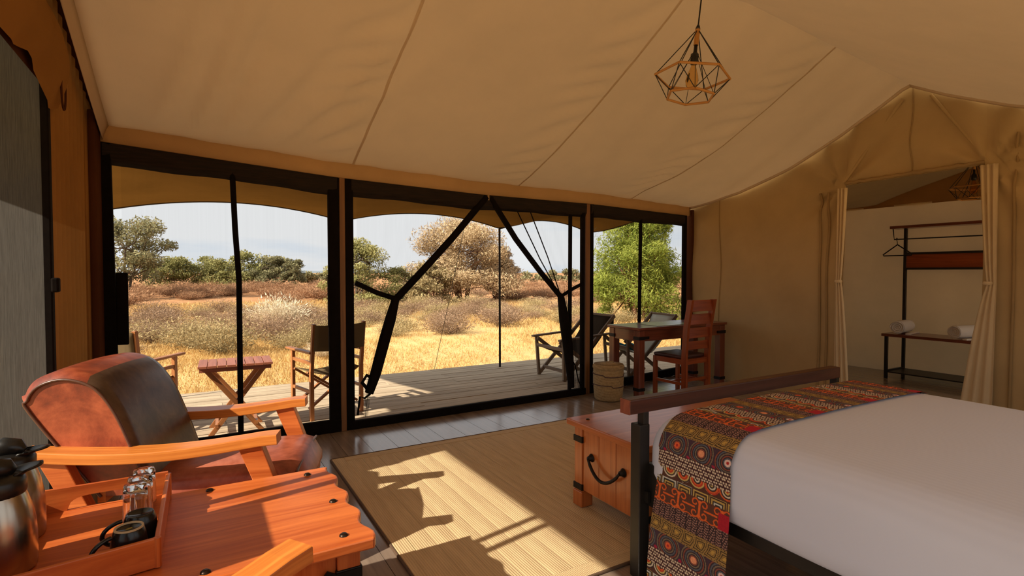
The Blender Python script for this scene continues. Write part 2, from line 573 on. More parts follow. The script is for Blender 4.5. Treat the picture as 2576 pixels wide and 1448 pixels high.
# --- roof liner panels
ce = struct('ceiling')
def folds(x, y):
    d = 0.0
    e = max(0.0, 1 - abs(fy(x) - y) / 2.2) if y > YR else 0
    if y > YR:
        # diagonal pull folds fanning out of the left eave corner
        if x < 2.4:
            hh = max(0.0, fy(x) - y)
            c = x - .25 * hh
            if c > 0: c = c / (1 + .6 * hh)
            wgt = min(1, max(0, (c + .5) / .2)) * math.exp(-(max(0, c - .1) / .55) ** 2) * min(1, hh / .35) * math.exp(-max(0, hh - .9) / .9)
            ph = 2 * math.pi * (c + .25) / .235 + .7 * math.sin(c * 11 + hh)
            d += .022 * wgt * (math.sin(ph) + .35 * math.sin(2.3 * ph + hh * 2) - .5)
        # short puckers beside each seam
        for sx_ in (1.15, 2.82, 4.47):
            q_ = abs(x - sx_)
            if -.55 < x - sx_ < .12:
                wq = 3.2 * (q_ / .55) * (1 - q_ / .55) ** 2 * 2 if x < sx_ else 0
                d += .018 * wq * math.sin(2 * math.pi * (y * 4.4 + (x - sx_) * 2.6 + .35 * math.sin(y * 5 + sx_)))
        if x > 3.0:
            d += .012 * math.sin(2 * math.pi * (x * .9 - y * .33) * 1.7) * min(1, (x - 3.0))
            d += .006 * math.sin(2 * math.pi * (x * 2.6 - y * .5))
        d += .008 * math.sin(x * 1.9 + y * 1.3)
        d *= min(1, max(0, (fy(x) - .03 - y) / .22))
    return d
SX = [-.52, 1.15, 2.82, 4.47, 5.70]
def lin(x, y): return (x, y, roof(x, y) + folds(x, y))
for a, bx in zip(SX[:-1], SX[1:]):
    nx = int((bx - a) / .035)
    P = []; U = []
    for i in range(nx + 1):
        x = a + (bx - a) * i / nx
        ys = np.linspace(YR, fy(x) - .02, 64)
        P.append([lin(x, y) for y in ys]); U.append([(x, y) for y in ys])
    MB().grid(P, U).build('canvas_panel', M['liner'], ce)
    P = []; U = []
    nx = 16
    for i in range(nx + 1):
        x = a + (bx - a) * i / nx
        ys = np.linspace(YR, YB, 26)
        P.append([lin(x, y) for y in ys]); U.append([(x, y) for y in ys])
    MB().grid(P, U).build('canvas_panel', M['liner'], ce)
for x in SX[1:-1]:
    P = []
    for y in np.linspace(fy(x) - .03, YR, 60):
        P.append([(x + dx, y, roof(x + dx, y) + folds(x + dx, y) - dz) for dx, dz in ((-.010, .0003), (-.005, .0012), (.005, .0012), (.010, .0003))])
    MB().grid(P).build('seam', M['seam'], ce)
# liner hem at the left gable and the rolled hem at the right gable
P = []
for y in np.linspace(YR - 1.2, fy(-.52) - .02, 40):
    z = roof(-.52, y) + folds(-.52, y)
    P.append([(-.52, y, z), (-.535, y, z - .03), (-.55, y, z - .075), (-.552, y, z - .10)])
MB().grid(P).build('hem', M['seam'], ce, solid=.004)
for y0, y1 in ((YR, fy(5.7) - .03), (YR, YB)):
    P = []
    for y in np.linspace(y0, y1, 44):
        z = roof(5.7, y) + folds(5.7, y)
        P.append([(5.69, y, z), (5.70, y, z - .014), (5.715, y, z - .022), (5.725, y, z - .008)])
    MB().grid(P).build('hem', M['seam'], ce, solid=.003)
# outer roof fly that keeps the sun off the liner
P = []
for x in [-1.12, -.95, -.78, -.61] + list(np.linspace(-.4, 8.6, 30)):
    xc = min(max(x, -.6), 5.75)
    row = []
    for y in np.linspace(-.9, 5.1, 40):
        if x < -.62:
            z = 1.985 + (x + 1.12) / .5 * (roof(-.6, min(max(y, YB), 4.6)) + .12 - 1.985)
        elif x > XR + .2: z = 3.15 - abs(y - YR) * .28
        else: z = roof(xc, min(max(y, YB), fy(xc) - .03)) + .12
        row.append((x, y, z))
    P.append(row)
tag(MB().grid(P).build('roof_fly', M['fly']), 'khaki canvas fly stretched over the whole tent roof', None, None, 'structure')

# --- valance along the front eave
P = []; Q = []
for x in np.linspace(XL + .05, 5.72, 120):
    y = fy(x) - .03; wv_ = .006 * math.sin(x * 9) + .004 * math.sin(x * 23)
    zt = zv(x) + .175
    P.append([(x, y + .01, zt), (x, y - .018 + wv_, zt - .03), (x, y - .016 + wv_, zv(x) + .05), (x, y - .012, zv(x) + .004), (x, y + .008, zv(x))])
va = struct('trim_1', label='tan cotton valance hanging along the front eave')
MB().grid(P).build('valance', M['valance'], va, solid=.004)

# --- left wall (sunny side): canvas return, big gauze opening, gable canvas
wl = struct('wall_left')
def pleat_wall(name, pts, mat, parent, dirn, amp=.012, per=.11, z0=0, z1=2.3, nz=24, ztop=None):
    P = []
    for k, (x, y) in enumerate(pts):
        row = []
        zt = ztop(x, y) if ztop else z1
        for z in np.linspace(z0, zt, nz):
            a = amp * math.sin(2 * math.pi * k * .045 / per + .6 * math.sin(z * 1.7)) * (.6 + .4 * z / max(zt, .1))
            row.append((x + dirn[0] * a, y + dirn[1] * a, z))
        P.append(row)
    return MB().grid(P).build(name, mat, parent)
YE = 3.34
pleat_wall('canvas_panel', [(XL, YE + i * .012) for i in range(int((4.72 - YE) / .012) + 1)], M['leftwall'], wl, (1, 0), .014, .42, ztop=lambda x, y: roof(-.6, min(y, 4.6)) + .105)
# gable canvas above the opening
P = []
for y in np.linspace(YB, YE, 30):
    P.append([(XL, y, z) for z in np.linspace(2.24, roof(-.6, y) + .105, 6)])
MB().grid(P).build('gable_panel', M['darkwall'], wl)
MB().grid([[(-.63, y, roof(-.6, min(y, 4.6)) + .075), (-.50, y, roof(-.5, min(y, 4.6)) + .03)] for y in np.linspace(YB, 4.72, 40)]).build('gap_shade_strip', M['darkwall'], wl)  # dark strip added across the eave gap, standing for its shade
# tied-up canvas flap rolled above the gauze
P = []
for y in np.linspace(YB + .1, YE + .12, 50):
    zt = min(2.62, roof(-.55, y) - .05)
    sag = .05 * math.sin(y * 5.1) + .03 * math.sin(y * 11)
    row = []
    for t in np.linspace(0, 1, 10):
        row.append((XL + .025 + .06 * math.sin(math.pi * t) + .008 * math.sin(y * 23 + t * 3), y, zt + (2.21 + sag * t - zt) * t))
    P.append(row)
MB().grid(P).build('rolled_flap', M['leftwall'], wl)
b = MB(); pts = [(XL + .06, 3.42, 2.45)]
for k in range(17):
    a = 2 * math.pi * k / 16
    pts.append((XL + .06, 3.42 + .05 * math.sin(a) , 2.27 + .11 * math.cos(a)))
b.tube(pts, .005, 6).build('tie_rope', M['darkwall'], wl)
# corner upright between left wall and front wall
MB().bb((-.615, 4.40, 0), (-.565, 4.63, 2.42)).build('corner_board', M['darkwall'], wl, .02, 3)
MB().bb((-.625, 4.3, 0), (-.606, 4.70, 2.48)).build('corner_cloth', M['leftwall'], wl)
# gauze opening of the left wall
win = struct('window_1')
MB().grid([[(XL - .01, y, z) for z in (0.05, .8, 1.5, 2.3)] for y in np.linspace(YB + .05, YE - .02, 14)]).build('gauze', M['netgrey'], win)
b = MB().bb((XL - .015, YE - .035, 0), (XL + .02, YE + .015, 2.3))
b.build('edge_tape', M['black_frame'], win, .006)
MB().bb((XL - .025, YB, .0), (XL + .015, YE, .07)).build('sill_tape', M['black_frame'], win)
for y in (2.02, 1.915):
    MB().bb((XL - .02, y - .02, .05), (XL, y + .02, 2.3)).build('zip_strip', M['black_frame'], win)
MB().bb((XL - .02, YB, 0), (XL + .02, YB + .08, 2.3)).build('edge_tape', M['black_frame'], win)
MB().box((XL + .03, YE - .02, 1.30), (.03, .05, .07)).build('buckle', M['black_frame'], win, .008)

MB().bb((XL - .012, 1.52, 0), (XL + .012, 1.93, 1.13)).build('shade_panel', M['leftwall'], wl, .004)  # unseen panel, added to throw shade across the low table

# --- back wall behind the camera; its gauze windows are added to let in daylight
wb = struct('wall_back')
for (x0, x1, z0, z1) in ((XL, -.3, 0, 2.2), (-.3, 5.3, 0, .25), (-.3, 5.3, 2.08, 2.2), (5.3, XR, 0, 2.2), (1.6, 1.75, .25, 2.08), (3.5, 3.65, .25, 2.08)):
    MB().bb((x0, YB - .01, z0), (x1, YB + .01, z1)).build('canvas_panel', M['wall'], wb)
for k, (x0, x1) in enumerate(((-.3, 1.6), (1.75, 3.5), (3.65, 5.3))):
    wb_ = struct('window_%d' % (4 + k))
    MB().grid([[(x, YB, z) for z in (.25, 1.1, 2.08)] for x in np.linspace(x0, x1, 6)]).build('gauze', M['netblack'], wb_)
    for xa in (x0, x1): MB().bb((xa - .025, YB + .01, .22), (xa + .025, YB + .03, 2.1)).build('stile', M['black_frame'], wb_)

# --- right gable wall with the doorway to the dressing room
wr = struct('wall_right')
D0, D1, DZ = 1.92, 3.05, 2.25
def zgab(y): return roof(5.70, min(max(y, YB), fy(5.7) - .03)) + .03
def wrinkle(y, z):
    a = .010 * math.sin(7 * y + 3 * math.sin(z * 2)) + .010 * math.sin(3.1 * y - 4 * z)
    # pulls that fan from the door head corners
    for cy, cz in ((D1 + .02, DZ), (D0 - .02, DZ)):
        r_ = math.hypot(y - cy, z - cz); th = math.atan2(z - cz, y - cy)
        a += .034 * math.exp(-r_ / .9) * math.sin(9 * th) * min(1, r_ / .15)
    return a
def wall_strip(y0, y1, z0f, z1f, ny, nz_, nm='canvas_panel', mat=None):
    P = []
    for y in np.linspace(y0, y1, ny):
        P.append([(XR + wrinkle(y, z), y, z) for z in np.linspace(z0f(y), z1f(y), nz_)])
    return MB().grid(P).build(nm, mat or M['wall'], wr)
wall_strip(4.58, 5.10, lambda y: 0, zgab, 14, 50)
wall_strip(D1, 4.58, lambda y: 0, zgab, 44, 60)
wall_strip(YR, D1, lambda y: DZ + (D1 - y) * .018, zgab, 24, 24)
wall_strip(D0, YR, lambda y: DZ + (D1 - y) * .018, zgab, 24, 24)
wall_strip(YB, D0, lambda y: 0, zgab, 60, 60)
def seamline(pts, r_=.006, mat=None):
    MB().tube(pts, r_, 8).build('seam', mat or M['wallseam'], wr)
seamline([(XR - .002 + wrinkle(4.58, z), 4.58, z) for z in np.linspace(0, zgab(4.58), 24)])
seamline([(XR - .002 + wrinkle(YR, z), YR, z) for z in np.linspace(DZ + .02, zgab(YR) - .02, 16)], .006)
for y in (3.22, 3.30):
    seamline([(XR - .01 + wrinkle(y, z), y, z) for z in np.linspace(0, 2.2, 24)], .012)
seamline([(XR + .004, D1 + .02 - (D1 + .02 - YR - .08) * t, DZ + .03 + (zgab(YR + .1) - DZ - .1) * t) for t in np.linspace(0, 1, 20)], .016, M['wall'])
seamline([(XR + .004, D0 - .02 + (YR - .08 - D0) * t * .9, DZ + .05 + (zgab(YR - .1) - DZ - .15) * t) for t in np.linspace(0, 1, 20)], .014, M['wall'])
seamline([(XR - .01 + .004 * math.sin(i * 1.9), D1 - (D1 - D0) * i / 24, DZ + .02 + .006 * math.sin(i * 2.6) + i * .0009) for i in range(25)], .018)
for y in (1.60, 1.72):
    seamline([(XR - .01 + wrinkle(y, z), y, z) for z in np.linspace(0, 2.5, 24)], .011)
MB().bb((XR - .03, 5.01, 0), (XR + .02, 5.13, 2.2)).build('corner_board', M['darkwall'], wr, .01)

# door curtains tied back
dr = struct('door_2')
def curtain(y0, y1, out, tz, ztop, yt0, yt1, y1top=None):
    """gathered cloth: full width at top and foot, drawn to [yt0,yt1] at height tz"""
    P = []
    for k in range(41):
        t = k / 40
        row = []
        for z in np.linspace(.02, ztop, 46):
            e = abs(z - tz) / (ztop - tz if z > tz else tz)
            g = min(1, e) ** .7
            ya = yt0 + (y0 - yt0) * g; yb = yt1 + ((y1top if y1top and z > tz else y1) - yt1) * g
            fold = .014 * math.sin(t * 2 * math.pi * 3.0 + z * .5) * (.45 + .55 * g)
            row.append((XR - .055 + out * fold, ya + (yb - ya) * t, z))
        P.append(row)
    return MB().grid(P).build('curtain', M['curtain'], dr, solid=.003)
curtain(3.11, 2.95, 1, 1.28, 2.22, 3.11, 3.055, 3.01)
curtain(1.82, 2.06, 1, 1.25, 2.26, 1.81, 1.87, 1.94)
for y0 in (3.08, 1.865):
    MB().lathe([(.03, -.015), (.036, 0), (.03, .015)], 12, (XR - .055, y0, 1.27)).build('tie_band', M['curtain'], dr)

# --- dressing room beyond the doorway
wd = struct('wall_dressing')
XD = 8.25
P = []
for y in np.linspace(.9, 4.4, 40):
    P.append([(XD - .02 + .018 * math.sin(y * 7 + .8 * math.sin(z * 2)) + .006 * math.sin(y * 19 + z), y, z) for z in np.linspace(0, 2.28, 20)])
MB().grid(P).build('canvas_panel', M['dresswall'], wd)
def zd(y): return 2.30 + max(0, 1.45 - abs(y - 2.5)) * .33
P = []
for y in np.linspace(.9, 4.4, 40):
    P.append([(XD - .02, y, z) for z in np.linspace(2.26, max(2.27, zd(y)) + .03, 5)])
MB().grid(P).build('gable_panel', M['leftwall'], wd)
P = []
for x in np.linspace(XR + .06, XD, 14):
    P.append([(x, y, zd(y) + .015 * math.sin(x * 3 + y * 4)) for y in np.linspace(.9, 4.4, 40)])
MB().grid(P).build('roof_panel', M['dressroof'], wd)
MB().bb((XR + .05, 4.38, 0), (XD, 4.42, 2.4)).build('side_panel', M['dresswall'], wd)
MB().bb((XR + .05, .88, 0), (XD, .92, .7)).build('side_panel', M['wall'], wd)
MB().grid([[(x, .9, z) for z in (.7, 2.3)] for x in (XR + .05, XD)]).build('gauze', M['netblack'], wd)  # unseen side opening, added to let daylight into the dressing room

# --- front wall: posts, gauze windows, tied-open doorway
def header(parent, x0, x1):
    P = []
    for x in np.linspace(x0, x1, 24):
        y = fy(x); z = zv(x)
        sgg = .006 * math.sin(x * 5) + .003 * math.sin(x * 13)
        P.append([(x, y - .025, z + .03), (x, y - .035, z - .03), (x, y - .03, z - .10 + sgg), (x, y - .005, z - .145 + sgg), (x, y + .02, z - .10 + sgg), (x, y + .015, z + .03)])
    MB().grid(P).build('rolled_net', M['rollnet'], parent)
def stile(parent, x0, x1, z1=None, nm='stile', y=-.01, d=.04):
    xm = (x0 + x1) / 2
    MB().bb((x0, fy(xm) + y - d / 2, 0), (x1, fy(xm) + y + d / 2, (zv(xm) + .02) if z1 is None else z1)).build(nm, M['black_frame'], parent, .006)
def sill(parent, x0, x1, h):
    a = Vector((x0, fy(x0) - .01, h / 2)); b_ = Vector((x1, fy(x1) - .01, h / 2))
    MB().bar(a, b_, .05, h).build('sill', M['black_frame'], parent, .01)
def gauze(parent, x0, x1, z0=.06):
    P = [[(x, fy(x), z) for z in np.linspace(z0, zv(x), 6)] for x in np.linspace(x0, x1, 10)]
    MB().grid(P).build('gauze', M['netblack'], parent)
w2 = struct('window_2')
header(w2, -.56, 1.02); gauze(w2, -.46, 1.0); sill(w2, -.5, 1.07, .11)
b = MB().bar((-.53, 4.65, 0), (-.555, 4.65, 2.27), .085, .04, (0, 1, 0)); b.build('stile', M['black_frame'], w2, .006)
MB().bb((-.50, 4.63, .85), (-.43, 4.66, 1.36)).build('zip_flap', M['black_frame'], w2, .008)
stile(w2, .945, 1.035)
MB().tube([(.235, fy(.25) - .01, zv(.25) - .02), (.25, fy(.25) - .012, 1.7), (.272, fy(.25) - .012, 1.3), (.27, fy(.25) - .01, .05)], .021, 10).build('mullion', M['black_frame'], w2)
MB().bb((.935, fy(1) - .05, .9), (.955, fy(1) - .02, 1.34)).build('zip_flap', M['black_frame'], w2)
w3 = struct('window_3')
header(w3, 3.79, 5.62); gauze(w3, 3.82, 5.6); sill(w3, 3.8, 5.66, .10)
stile(w3, 3.785, 3.83); stile(w3, 5.60, 5.66)
MB().bar((4.67, fy(4.67) - .01, .05), (4.69, fy(4.67) - .01, 2.1), .03, .03).build('mullion', M['black_frame'], w3)
d1 = struct('door_1')
header(d1, 1.14, 3.72); sill(d1, 1.12, 3.72, .075)
stile(d1, 1.085, 1.155); stile(d1, 3.655, 3.70)
MB().bar((3.50, fy(3.5) - .012, .03), (3.505, fy(3.5) - .012, 1.99), .032, .03).build('zip_bar', M['black_frame'], d1)
t1 = struct('trim_2'); MB().bb((1.037, 4.66, 0), (1.083, 4.74, 2.17)).build('post', M['post'], t1, .006)
t2 = struct('trim_3'); MB().bb((3.715, 4.73, 0), (3.775, 4.80, 2.12)).build('post', M['post'], t2, .006)

def flap(free, inner, nm):
    """gauze flap between a taped free edge and the gathered inner line, both as (x,z) polylines with the same rows"""
    rows = 44; P = []
    fz = [p[1] for p in free]; fx = [p[0] for p in free]
    ix = [p[0] for p in inner]
    order = np.argsort(fz)
    for k in range(rows + 1):
        z = free[0][1] + (free[-1][1] - free[0][1]) * k / rows
        a = float(np.interp(z, np.array(fz)[order], np.array(fx)[order]))
        c = float(np.interp(z, np.array([p[1] for p in inner])[::-1], np.array(ix)[::-1]))
        row = []
        span = abs(a - c)
        amp = .012 + .035 * math.exp(-((span - .1) / .25) ** 2)
        for j in range(33):
            t = j / 32
            x = c + (a - c) * t
            row.append((x, fy(x) - .015 - amp * (.5 + .5 * math.sin(t * 2 * math.pi * 5)) * math.sin(math.pi * t) ** .5, z))
        P.append(row)
    MB().grid(P).build(nm, M['netblack'], d1)
# left flap
LF = [(2.455, 2.10), (1.54, 1.13), (1.42, .75), (1.30, .34), (1.27, .10)]
flap(LF, [(1.185, 2.10), (1.185, 1.27), (1.46, 1.10), (1.34, .75), (1.24, .34), (1.21, .10)], 'net_flap')
RF = [(2.50, 2.10), (3.37, 1.10), (3.44, .75), (3.50, .34), (3.53, .08)]
flap(RF, [(3.66, 2.10), (3.66, 1.24), (3.44, 1.08), (3.56, .75), (3.62, .34), (3.64, .08)], 'net_flap')
def tape(pts, w_, parent, nm):
    for (xa, za), (xb, zb) in zip(pts[:-1], pts[1:]):
        pass
    b = MB()
    path = [(x, fy(x) - .022, z) for x, z in pts]
    b.tube(path, w_, 8)
    o = b.build(nm, M['black_frame'], parent)
    return o
tape([(2.455, 2.10), (2.1, 1.70), (1.8, 1.39), (1.56, 1.15), (1.53, 1.12)], .034, d1, 'edge_tape')
tape([(1.53, 1.13), (1.48, .95), (1.42, .75), (1.34, .47), (1.28, .30)], [.036, .05, .052, .05, .04], d1, 'edge_tape')
tape([(2.50, 2.10), (2.8, 1.70), (3.1, 1.37), (3.36, 1.11)], .030, d1, 'edge_tape')
tape([(3.37, 1.11), (3.42, .85), (3.47, .55), (3.52, .10)], [.036, .058, .058, .035], d1, 'edge_tape')
tape([(1.17, 1.27), (1.36, 1.18), (1.54, 1.12)], .022, d1, 'tie_strap')
tape([(3.68, 1.24), (3.53, 1.18), (3.37, 1.10)], .02, d1, 'tie_strap')
tape([(2.82, 1.98), (3.1, 1.50), (3.36, 1.11)], .006, d1, 'net_fold')
tape([(2.98, 1.98), (3.2, 1.52), (3.37, 1.11)], .006, d1, 'net_fold')
tape([(1.28, .32), (1.22, .40), (1.26, .46), (1.33, .42)], .016, d1, 'knot')
tape([(1.30, .30), (1.24, .26), (1.20, .28), (1.18, .12)], .010, d1, 'loose_net')
tape([(3.52, .42), (3.57, .34), (3.62, .16), (3.65, .10)], .006, d1, 'loose_net')
MB().tube([(2.475, fy(2.47) - .03, 2.14), (2.475, fy(2.47) - .03, 2.07)], .012, 8).build('apex_tab', M['valance'], d1)

# ================================================================== deck and awning
dk = struct('deck')
y = 4.80
k = 0
while y < 7.0:
    pw = .135
    x = -3.0; first = True
    while x < 8.2:
        L = 3.4 if not first else 1.6 + (k % 3) * .8
        first = False
        x1 = min(x + L, 8.3)
        dz = rnd.uniform(-.003, .003)
        MB().bb((x, y, -.045 + dz), (x1 - .004, y + pw - .007, -.012 + dz)).build('plank', M['deck'], dk)
        x = x1
    y += pw; k += 1
for yy in (4.9, 5.9, 6.85):
    MB().bb((-3, yy, -.2), (8.3, yy + .07, -.047)).build('joist', M['greywood'], dk)
MB().bb((-3, 6.93, -.24), (8.3, 6.96, -.012)).build('fascia', M['deck'], dk)

PX = [-.80, 1.55, 3.77, 5.40]
aw = thing('awning', 'khaki canvas verandah awning with scalloped edge shading the deck', 'awning')
def awz_front(x):
    for a, b_ in zip(PX[:-1], PX[1:]):
        if a <= x <= b_:
            t = (x - a) / (b_ - a)
            return 2.0 + .15 * (1 - (2 * t - 1) ** 2)
    return 2.0
P = []
for i in range(91):
    s = i / 90
    row = []
    for j in range(22):
        t = j / 21
        xw = -.78 + (5.3 + .78) * s; xf = PX[0] + (PX[-1] - PX[0]) * s
        x = xw + (xf - xw) * t
        yw = fy(min(max(xw, -.6), 5.75)) + .04; yf = 6.82
        y = yw + (yf - yw) * t
        zw = zv(min(max(xw, -.6), 5.7)) + .06
        z = zw + (awz_front(xf) - zw) * t - .05 * math.sin(math.pi * t) + .012 * math.sin(x * 7 + t * 5) * math.sin(math.pi * t)
        row.append((x, y, z))
    P.append(row)
MB().grid(P).build('canopy', M['awning'], aw)
MB().tube([P[i][-1] for i in range(91)], .012, 6).build('edge_hem', M['darkcanvas'], aw)
MB().tube([P[-1][j] for j in range(22)], .010, 6).build('edge_hem', M['darkcanvas'], aw)
for nm, x in zip(('far', 'l', 'mid', 'r'), PX):
    MB().tube([(x, 6.80, -.02), (x, 6.81, 2.03)], .016, 8).build('pole', M['greywood' if nm == 'r' else 'iron'], aw)
    if nm in ('mid', 'r'): MB().tube([(x, 6.81, 1.99), (x + (.25 if nm != 'r' else -.2), 6.3, 2.07)], .008, 6).build('strut', M['iron'], aw)
MB().tube([(3.25, 6.85, 2.08), (3.27, 7.5, .9), (3.29, 8.2, -.34)], .004, 5).build('guy_line', M['iron'], aw)

# ================================================================== rug
rg = thing('rug', 'woven palm mat with dark brown border on the floor before the bed', 'rug')
RX0, RX1, RY0, RY1 = .81, 3.75, 1.86, 3.97
bw = .085
x = RX0 + bw; sw = .1145
while x < RX1 - bw - .01:
    P = []; U = []
    x1 = min(x + sw, RX1 - bw)
    for i, (fx_, zz) in enumerate(((0, .0088), (.05, .0098), (.5, .0105), (.95, .0098), (1, .0088))):
        xx_ = x + (x1 - x - .001) * fx_
        P.append([(xx_, yy, zz) for yy in np.linspace(RY0 + bw, RY1 - bw, 8)]); U.append([(yy, xx_ - x) for yy in np.linspace(RY0 + bw, RY1 - bw, 8)])
    MB().grid(P, U).build('woven_strip', M['mat'], rg)
    x += sw
for a, b_ in (((RX0, RY0), (RX0 + bw, RY1)), ((RX1 - bw, RY0), (RX1, RY1)), ((RX0 + bw, RY0), (RX1 - bw, RY0 + bw)), ((RX0 + bw, RY1 - bw), (RX1 - bw, RY1))):
    MB().bb((a[0], a[1], .001), (b_[0], b_[1], .012)).build('border', M['mat'], rg, .004)
for a, b_ in (((RX0 - .012, RY0), (RX0, RY1)), ((RX0, RY0 - .012), (RX1, RY0)), ((RX0, RY1), (RX1, RY1 + .012)), ((RX1, RY0), (RX1 + .012, RY1))):
    MB().bb((a[0], a[1], .001), (b_[0], b_[1], .014)).build('edge_binding', M['rugband'], rg, .004)

# ================================================================== chests (trunk at the bed foot and the low table are a pair)
def make_chest(name, label, cat, L, W, H, loc, rz, wavy, wmat):
    t = thing(name, label, cat, loc, rz)
    th = .035; ov = .035
    # lid: outline with scalloped short ends where wavy
    pts = []
    n = 28
    def sc_(v): return .012 * math.sin(2 * math.pi * v / .175) if wavy else 0
    for i in range(n + 1):
        yy = -W / 2 - ov + (W + 2 * ov) * i / n
        pts.append((L / 2 + ov + sc_(yy), yy))
    for i in range(n + 1):
        yy = W / 2 + ov - (W + 2 * ov) * i / n
        pts.append((-L / 2 - ov + sc_(yy), yy))
    nb = 5
    MB().prism(pts, 2, H - th, H).build('lid', wmat, t, .006, 2)
    g = .07
    zb = .10
    for sx in (-1, 1):
        for sy in (-1, 1):
            p = MB().box((sx * (L / 2 - g / 2), sy * (W / 2 - g / 2), (H - th + .03) / 2), (g, g, H - th - .03))
            p.box((sx * (L / 2 - g / 2), sy * (W / 2 - g / 2), .045), (g + .012, g + .012, .09))
            leg = p.build('leg', wmat, t, .005)
            for zz in (H - th - .075, .115):
                MB().box((sx * (L / 2 - g / 2), sy * (W / 2 - g / 2), zz), (g + .01, g + .01, .036)).build('strap', M['iron'], leg, .003)
    # boarded sides: each board its own piece
    nl = max(4, round((L - 2 * g) / .19)); bl = (L - 2 * g) / nl
    for sy in (-1, 1):
        for k in range(nl):
            xa = -L / 2 + g + k * bl
            MB().bb((xa + .0015, sy * (W / 2 - .018) - .009, zb), (xa + bl - .0015, sy * (W / 2 - .018) + .009, H - th)).build('side_board', wmat, t, .002, 1)
    ne = max(3, round((W - 2 * g) / .16)); be = (W - 2 * g) / ne
    for sx in (-1, 1):
        for k in range(ne):
            ya = -W / 2 + g + k * be
            MB().bb((sx * (L / 2 - .018) - .009, ya + .0015, zb), (sx * (L / 2 - .018) + .009, ya + be - .0015, H - th)).build('end_board', wmat, t, .002, 1)
        xh = sx * (L / 2 - .002)
        path = []
        for k in range(13):
            u = k / 12
            path.append((xh + sx * (.022 + .012 * math.sin(math.pi * u)), -.13 + .26 * u, H * .62 - .085 * math.sin(math.pi * u) ** .8))
        h_ = MB().tube(path, [.007] + [.009] * 11 + [.007], 8)
        h_.build('handle', M['iron'], t)
        for ys in (-.13, .13):
            MB().lathe([(.0, .026), (.012, .025), (.016, .01), (.024, 0.0)], 12, (xh - sx * .004, ys, H * .62), Matrix.Rotation(sx * math.pi / 2, 3, 'Y')).build('handle_boss', M['iron'], t)
    MB().bb((-L / 2 + .03, -W / 2 + .03, zb), (L / 2 - .03, W / 2 - .03, zb + .02)).build('bottom', wmat, t)
    return t

TABZ = .55
table = make_chest('coffee_table', 'orange-red wooden chest table with wavy end and black studs, carrying the tray', 'table', .95, .63, TABZ, (-.055, 1.96, 0), 0, True, M['redwood'])
for (u_, v_) in ((.42, .29), (.455, -.02), (.43, -.29), (.08, .31), (.06, -.31), (-.35, .31)):
    MB().lathe([(0, .008), (.008, .0075), (.0125, .004), (.0135, 0)], 14, (u_, v_, TABZ)).build('stud', M['stud'], table)
# iron corner strap with pointed end on the long side
for sx in (-1, 1):
    for sy in (-1, 1):
        pts = [(sx * .475, .405), (sx * .475, .455), (sx * .40, .452), (sx * .375, .468), (sx * .345, .43), (sx * .375, .392), (sx * .40, .408)]
        a_, b_ = sorted((sy * .316, sy * .322))
        MB().prism(pts, 1, a_, b_).build('corner_strap', M['iron'], table)
chest = make_chest('wooden_chest', 'teak chest with forged handle and black corner straps at the bed foot', 'chest', 1.2, .56, .5, (2.48, 2.215, .012), 0, False, M['chestwood'])
for (u_, v_) in ((-.50, -.20), (-.55, .22)):
    MB().lathe([(0, .006), (.008, .0055), (.012, 0)], 12, (u_, v_, .5)).build('stud', M['stud'], chest)

# ================================================================== tray and things in it
tz = TABZ
tr = thing('serving_tray', 'orange wooden tray with cut-out handle standing on the chest table', 'tray', (0, 0, tz))
FR, NR, NL, FL = (-.105, 2.285), (-.108, 1.745), (-.50, 1.672), (-.50, 2.285)
MB().prism([FR, NR, NL, FL], 2, .003, .014).build('base', M['redwood'], tr)
def tray_wall(p, q_, h, nm, holes=None):
    p = Vector(p); q_ = Vector(q_)
    b = MB()
    th = .013
    if not holes:
        b.bar((p.x, p.y, .003 + h / 2), (q_.x, q_.y, .003 + h / 2), th, h)
    else:
        # wall with an arched hand hole: outline pieces
        L = (q_ - p).length; d = (q_ - p).normalized(); n_ = Vector((-d.y, d.x))
        h0, h1, zb_, zt_ = holes
        cm, hw = (h0 + h1) / 2, (h1 - h0) / 2
        N = 40
        def arch(s):
            u = (s - cm) / hw
            return zb_ + (zt_ - zb_) * max(0, 1 - u ** 4) ** .5 if abs(u) < 1 else None
        ss = sorted(set(list(np.linspace(0, L, N + 1)) + [h0, h1]))
        for s0, s1 in zip(ss[:-1], ss[1:]):
            m0, m1 = arch(min(max(s0, h0 + 1e-6), h1 - 1e-6)), arch(min(max(s1, h0 + 1e-6), h1 - 1e-6))
            inside = h0 - 1e-9 <= s0 and s1 <= h1 + 1e-9
            segs = [((.003, .003), (h, h))] if not inside else [((.003, .003), (zb_, zb_)), ((m0, m1), (h, h))]
            for (l0, l1), (t0, t1) in segs:
                V = []
                for s_, lo, hi in ((s0, l0, t0), (s1, l1, t1)):
                    for off in (-th / 2, th / 2):
                        pt = p + d * s_ + n_ * off
                        V += [(pt.x, pt.y, lo), (pt.x, pt.y, hi)]
                F = [(0, 1, 5, 4), (2, 6, 7, 3), (1, 3, 7, 5), (0, 4, 6, 2)]
                Uu = [[(V[i][0], V[i][2]) for i in f_] for f_ in F]
                b.add(V, F, Uu)
    return b.build(nm, M['redwood'], tr, .003 if not holes else 0)
tray_wall(FL, FR, .092, 'far_wall', (.11, .30, .016, .058))
tray_wall(FR, NR, .082, 'side_wall')
tray_wall(NR, NL, .082, 'near_wall')
tray_wall(NL, FL, .082, 'side_wall')
for (cx, cy) in (NR, FR):
    MB().tube([(cx, cy, .004), (cx, cy, .0845)], .010, 12).build('corner_bead', M['redwood'], tr)

